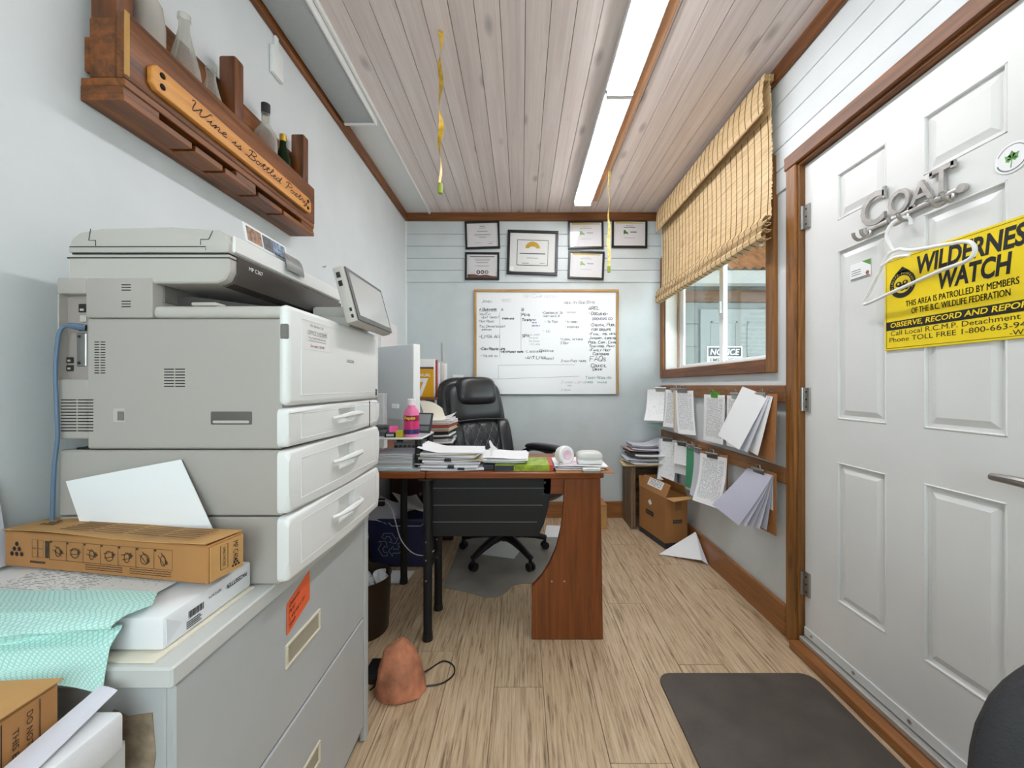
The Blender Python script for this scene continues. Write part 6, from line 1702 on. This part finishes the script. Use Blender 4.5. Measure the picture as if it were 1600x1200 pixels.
# yellow sign
ws = thing('warning_sign', 'yellow warning sign with black lettering on the white door', 'sign', (DF, 1.1, 1.24))
SY0, SY1, SZ0, SZ1 = 1.326, .905, 1.244, 1.541
m_yel = mat('sign_yellow', (246, 216, 20), .4)
obj('plate', B().box(DF - .0045, DF - .0018, SY1, SY0, SZ0, SZ1, .0008), m_yel, ws)
sx_ = DF - .0050
U, V_ = (0, -1, 0), (0, 0, 1)
b = B()
b.text('WILDERNESS', (sx_, SY0 - .108, SZ1 - .073), U, V_, .056, .290, bold=.035, shear=.15)
b.text('WATCH', (sx_, SY0 - .170, SZ1 - .135), U, V_, .056, .175, bold=.035, shear=.15)
for dy in (0, .0007):
    b.text('THIS AREA IS PATROLLED BY MEMBERS', (sx_, SY0 - .0725 - dy, SZ1 - .164), U, V_, .018, .286)
    b.text('OF THE B.C. WILDLIFE FEDERATION', (sx_, SY0 - .091 - dy, SZ1 - .189), U, V_, .018, .250)
b.box(sx_ - .0002, sx_ + .0002, SY1 + .006, SY0 - .006, SZ1 - .232, SZ1 - .204)
b.text('Call Local R.C.M.P. Detachment or', (sx_, SY0 - .022, SZ1 - .250), U, V_, .015, .372)
b.text('Phone TOLL FREE 1-800-663-9453', (sx_, SY0 - .018, SZ1 - .271), U, V_, .015, .380)
b.text('-WILD', (sx_, SY0 - .340, SZ1 - .288), U, V_, .013, .058)
b.ribbon([(sx_, SY0 - .007, SZ0 + .007), (sx_, SY0 - .007, SZ1 - .007), (sx_, SY1 + .007, SZ1 - .007), (sx_, SY1 + .007, SZ0 + .007), (sx_, SY0 - .007, SZ0 + .007)], .0014, (-1, 0, 0))
obj('lettering', b, m_ink, ws, smooth=False)
obj('band_lettering', B().text('OBSERVE, RECORD AND REPORT', (sx_ - .0006, SY0 - .022, SZ1 - .2265), U, V_, .0185, .372, bold=.02, shear=.15), m_yel, ws, smooth=False)
# round emblem: black ring, animal head shapes
ec = (SY0 - .062, SZ1 - .090)
def disc(r, x, mm, nm, cy_=0, cz_=0, sy=1, sz=1):
    vs = [(x, ec[0] - cy_ - r * sy * math.cos(2 * PI * q / 28), ec[1] + cz_ + r * sz * math.sin(2 * PI * q / 28)) for q in range(28)]
    obj(nm, B().add(vs + [(x + .0003, p[1], p[2]) for p in vs], [tuple(range(28)), tuple(range(55, 27, -1))] + [(i, (i + 1) % 28, 28 + (i + 1) % 28, 28 + i) for i in range(28)]), mm, ws, smooth=False)
disc(.043, sx_ - .0002, m_ink, 'emblem_ring')
b = B().prism([(ec[0] + .026, ec[1] + .036), (ec[0], ec[1] + .056), (ec[0] - .026, ec[1] + .036)], 'X', sx_ - .0002, sx_ + .0002)
obj('emblem_peak', b, m_ink, ws, smooth=False)
disc(.028, sx_ - .0006, m_yel, 'emblem_field')
for cy_, cz_, r in ((-.012, .002, .010), (.010, .004, .009), (0, -.010, .013), (.014, -.014, .007)):
    disc(r, sx_ - .0010 - r * .01, m_ink, 'emblem_head', cy_, cz_, 1, .8)
for cy_, cz_ in ((-.012, .003), (.010, .005), (-.002, -.010), (.006, -.013)):
    disc(.0035, sx_ - .0014, m_yel, 'emblem_mark', cy_, cz_)
b = B()
for i, chr_ in enumerate('WILDLIFE FEDERATION'):
    if chr_ == ' ': continue
    a = R(200 - i * 220 / 18)
    c = Vector((sx_ - .0008, ec[0] - .0345 * math.cos(a), ec[1] + .0345 * math.sin(a)))
    ux = Vector((0, -math.sin(a), -math.cos(a))); uy = Vector((0, -math.cos(a), math.sin(a)))
    b.text(chr_, c - ux * .0025 - uy * .003, ux, uy, .006)
obj('emblem_lettering', b, m_yel, ws, smooth=False)
# small card and round sticker
cdp = thing('business_card', 'small white card with green corner stuck on the door', 'card', (DF, 1.44, 1.42))
c0 = (1.445, 1.363); cy0, cz0 = 1.462, 1.412
ca = [622 * DF / (px_ - 815) for px_ in (1329, 1361)]
zt, zb_ = CH - (415 - 602) * ca[0] / F, CH - (440 - 602) * ca[0] / F
obj('card', B().box(DF - .0012, DF - .0004, ca[1], ca[0], zb_, zt), m_paper, cdp)
obj('green_corner', B().prism([(ca[1], zt), (ca[1] + .035, zt), (ca[1], zt - .022)], 'X', DF - .0018, DF - .0012), mat('card_green', (96, 150, 60), .5), cdp)
b = B().box(DF - .0016, DF - .0012, ca[1] + .004, ca[0] - .003, zb_ + .001, zb_ + .006)
for i in range(3): b.box(DF - .0016, DF - .0012, ca[0] - .045, ca[0] - .006, zb_ + .016 + i * .008, zb_ + .0185 + i * .008)
obj('card_print', b, m_grey_ink, cdp)
obj('red_stamp', B().cyl((DF - .0017, ca[1] + .013, zb_ + .014), (DF - .0012, ca[1] + .013, zb_ + .014), .007, n=14), mat('stamp_red', (170, 90, 76), .6), cdp)
ds = thing('round_sticker', 'round white sticker with green leaf emblem on the door', 'sticker', (DF, .97, 1.68))
yS = 622 * DF / (1582 - 815); zS = CH - (246 - 602) * yS / F
obj('disc', B().cyl((DF - .0014, yS, zS), (DF - .0004, yS, zS), .037, n=36), m_paper, ds)
b = B()
for a, ln in ((90, .022), (40, .020), (140, .020), (-5, .014), (185, .014)):
    d = Vector((0, -math.cos(R(a)), math.sin(R(a)))); p_ = Vector((0, -d.z, d.y))
    o = Vector((DF - .0018, yS, zS - .004))
    pl_ = [o, o + d * ln * .5 + p_ * ln * .38, o + d * ln * .7 + p_ * ln * .16, o + d * ln, o + d * ln * .7 - p_ * ln * .16, o + d * ln * .5 - p_ * ln * .38]
    b.add(pl_, [tuple(range(6))])
b.ribbon([(DF - .0018, yS, zS - .004), (DF - .0018, yS + .002, zS - .024)], .002, (-1, 0, 0))
obj('leaf_emblem', b, mat('leaf_green', (104, 160, 84), .5, var=.3, vscale=60), ds, smooth=False)
b = B()
b.ribbon([(DF - .0018, yS - .031 * math.cos(R(a)), zS + .031 * math.sin(R(a))) for a in range(195, 346, 8)], .003, (-1, 0, 0))
b.ribbon([(DF - .0018, yS - .031 * math.cos(R(a)), zS + .031 * math.sin(R(a))) for a in range(20, 161, 8)], .0018, (-1, 0, 0))
obj('ring_print', b, m_grey_ink, ds, smooth=False)
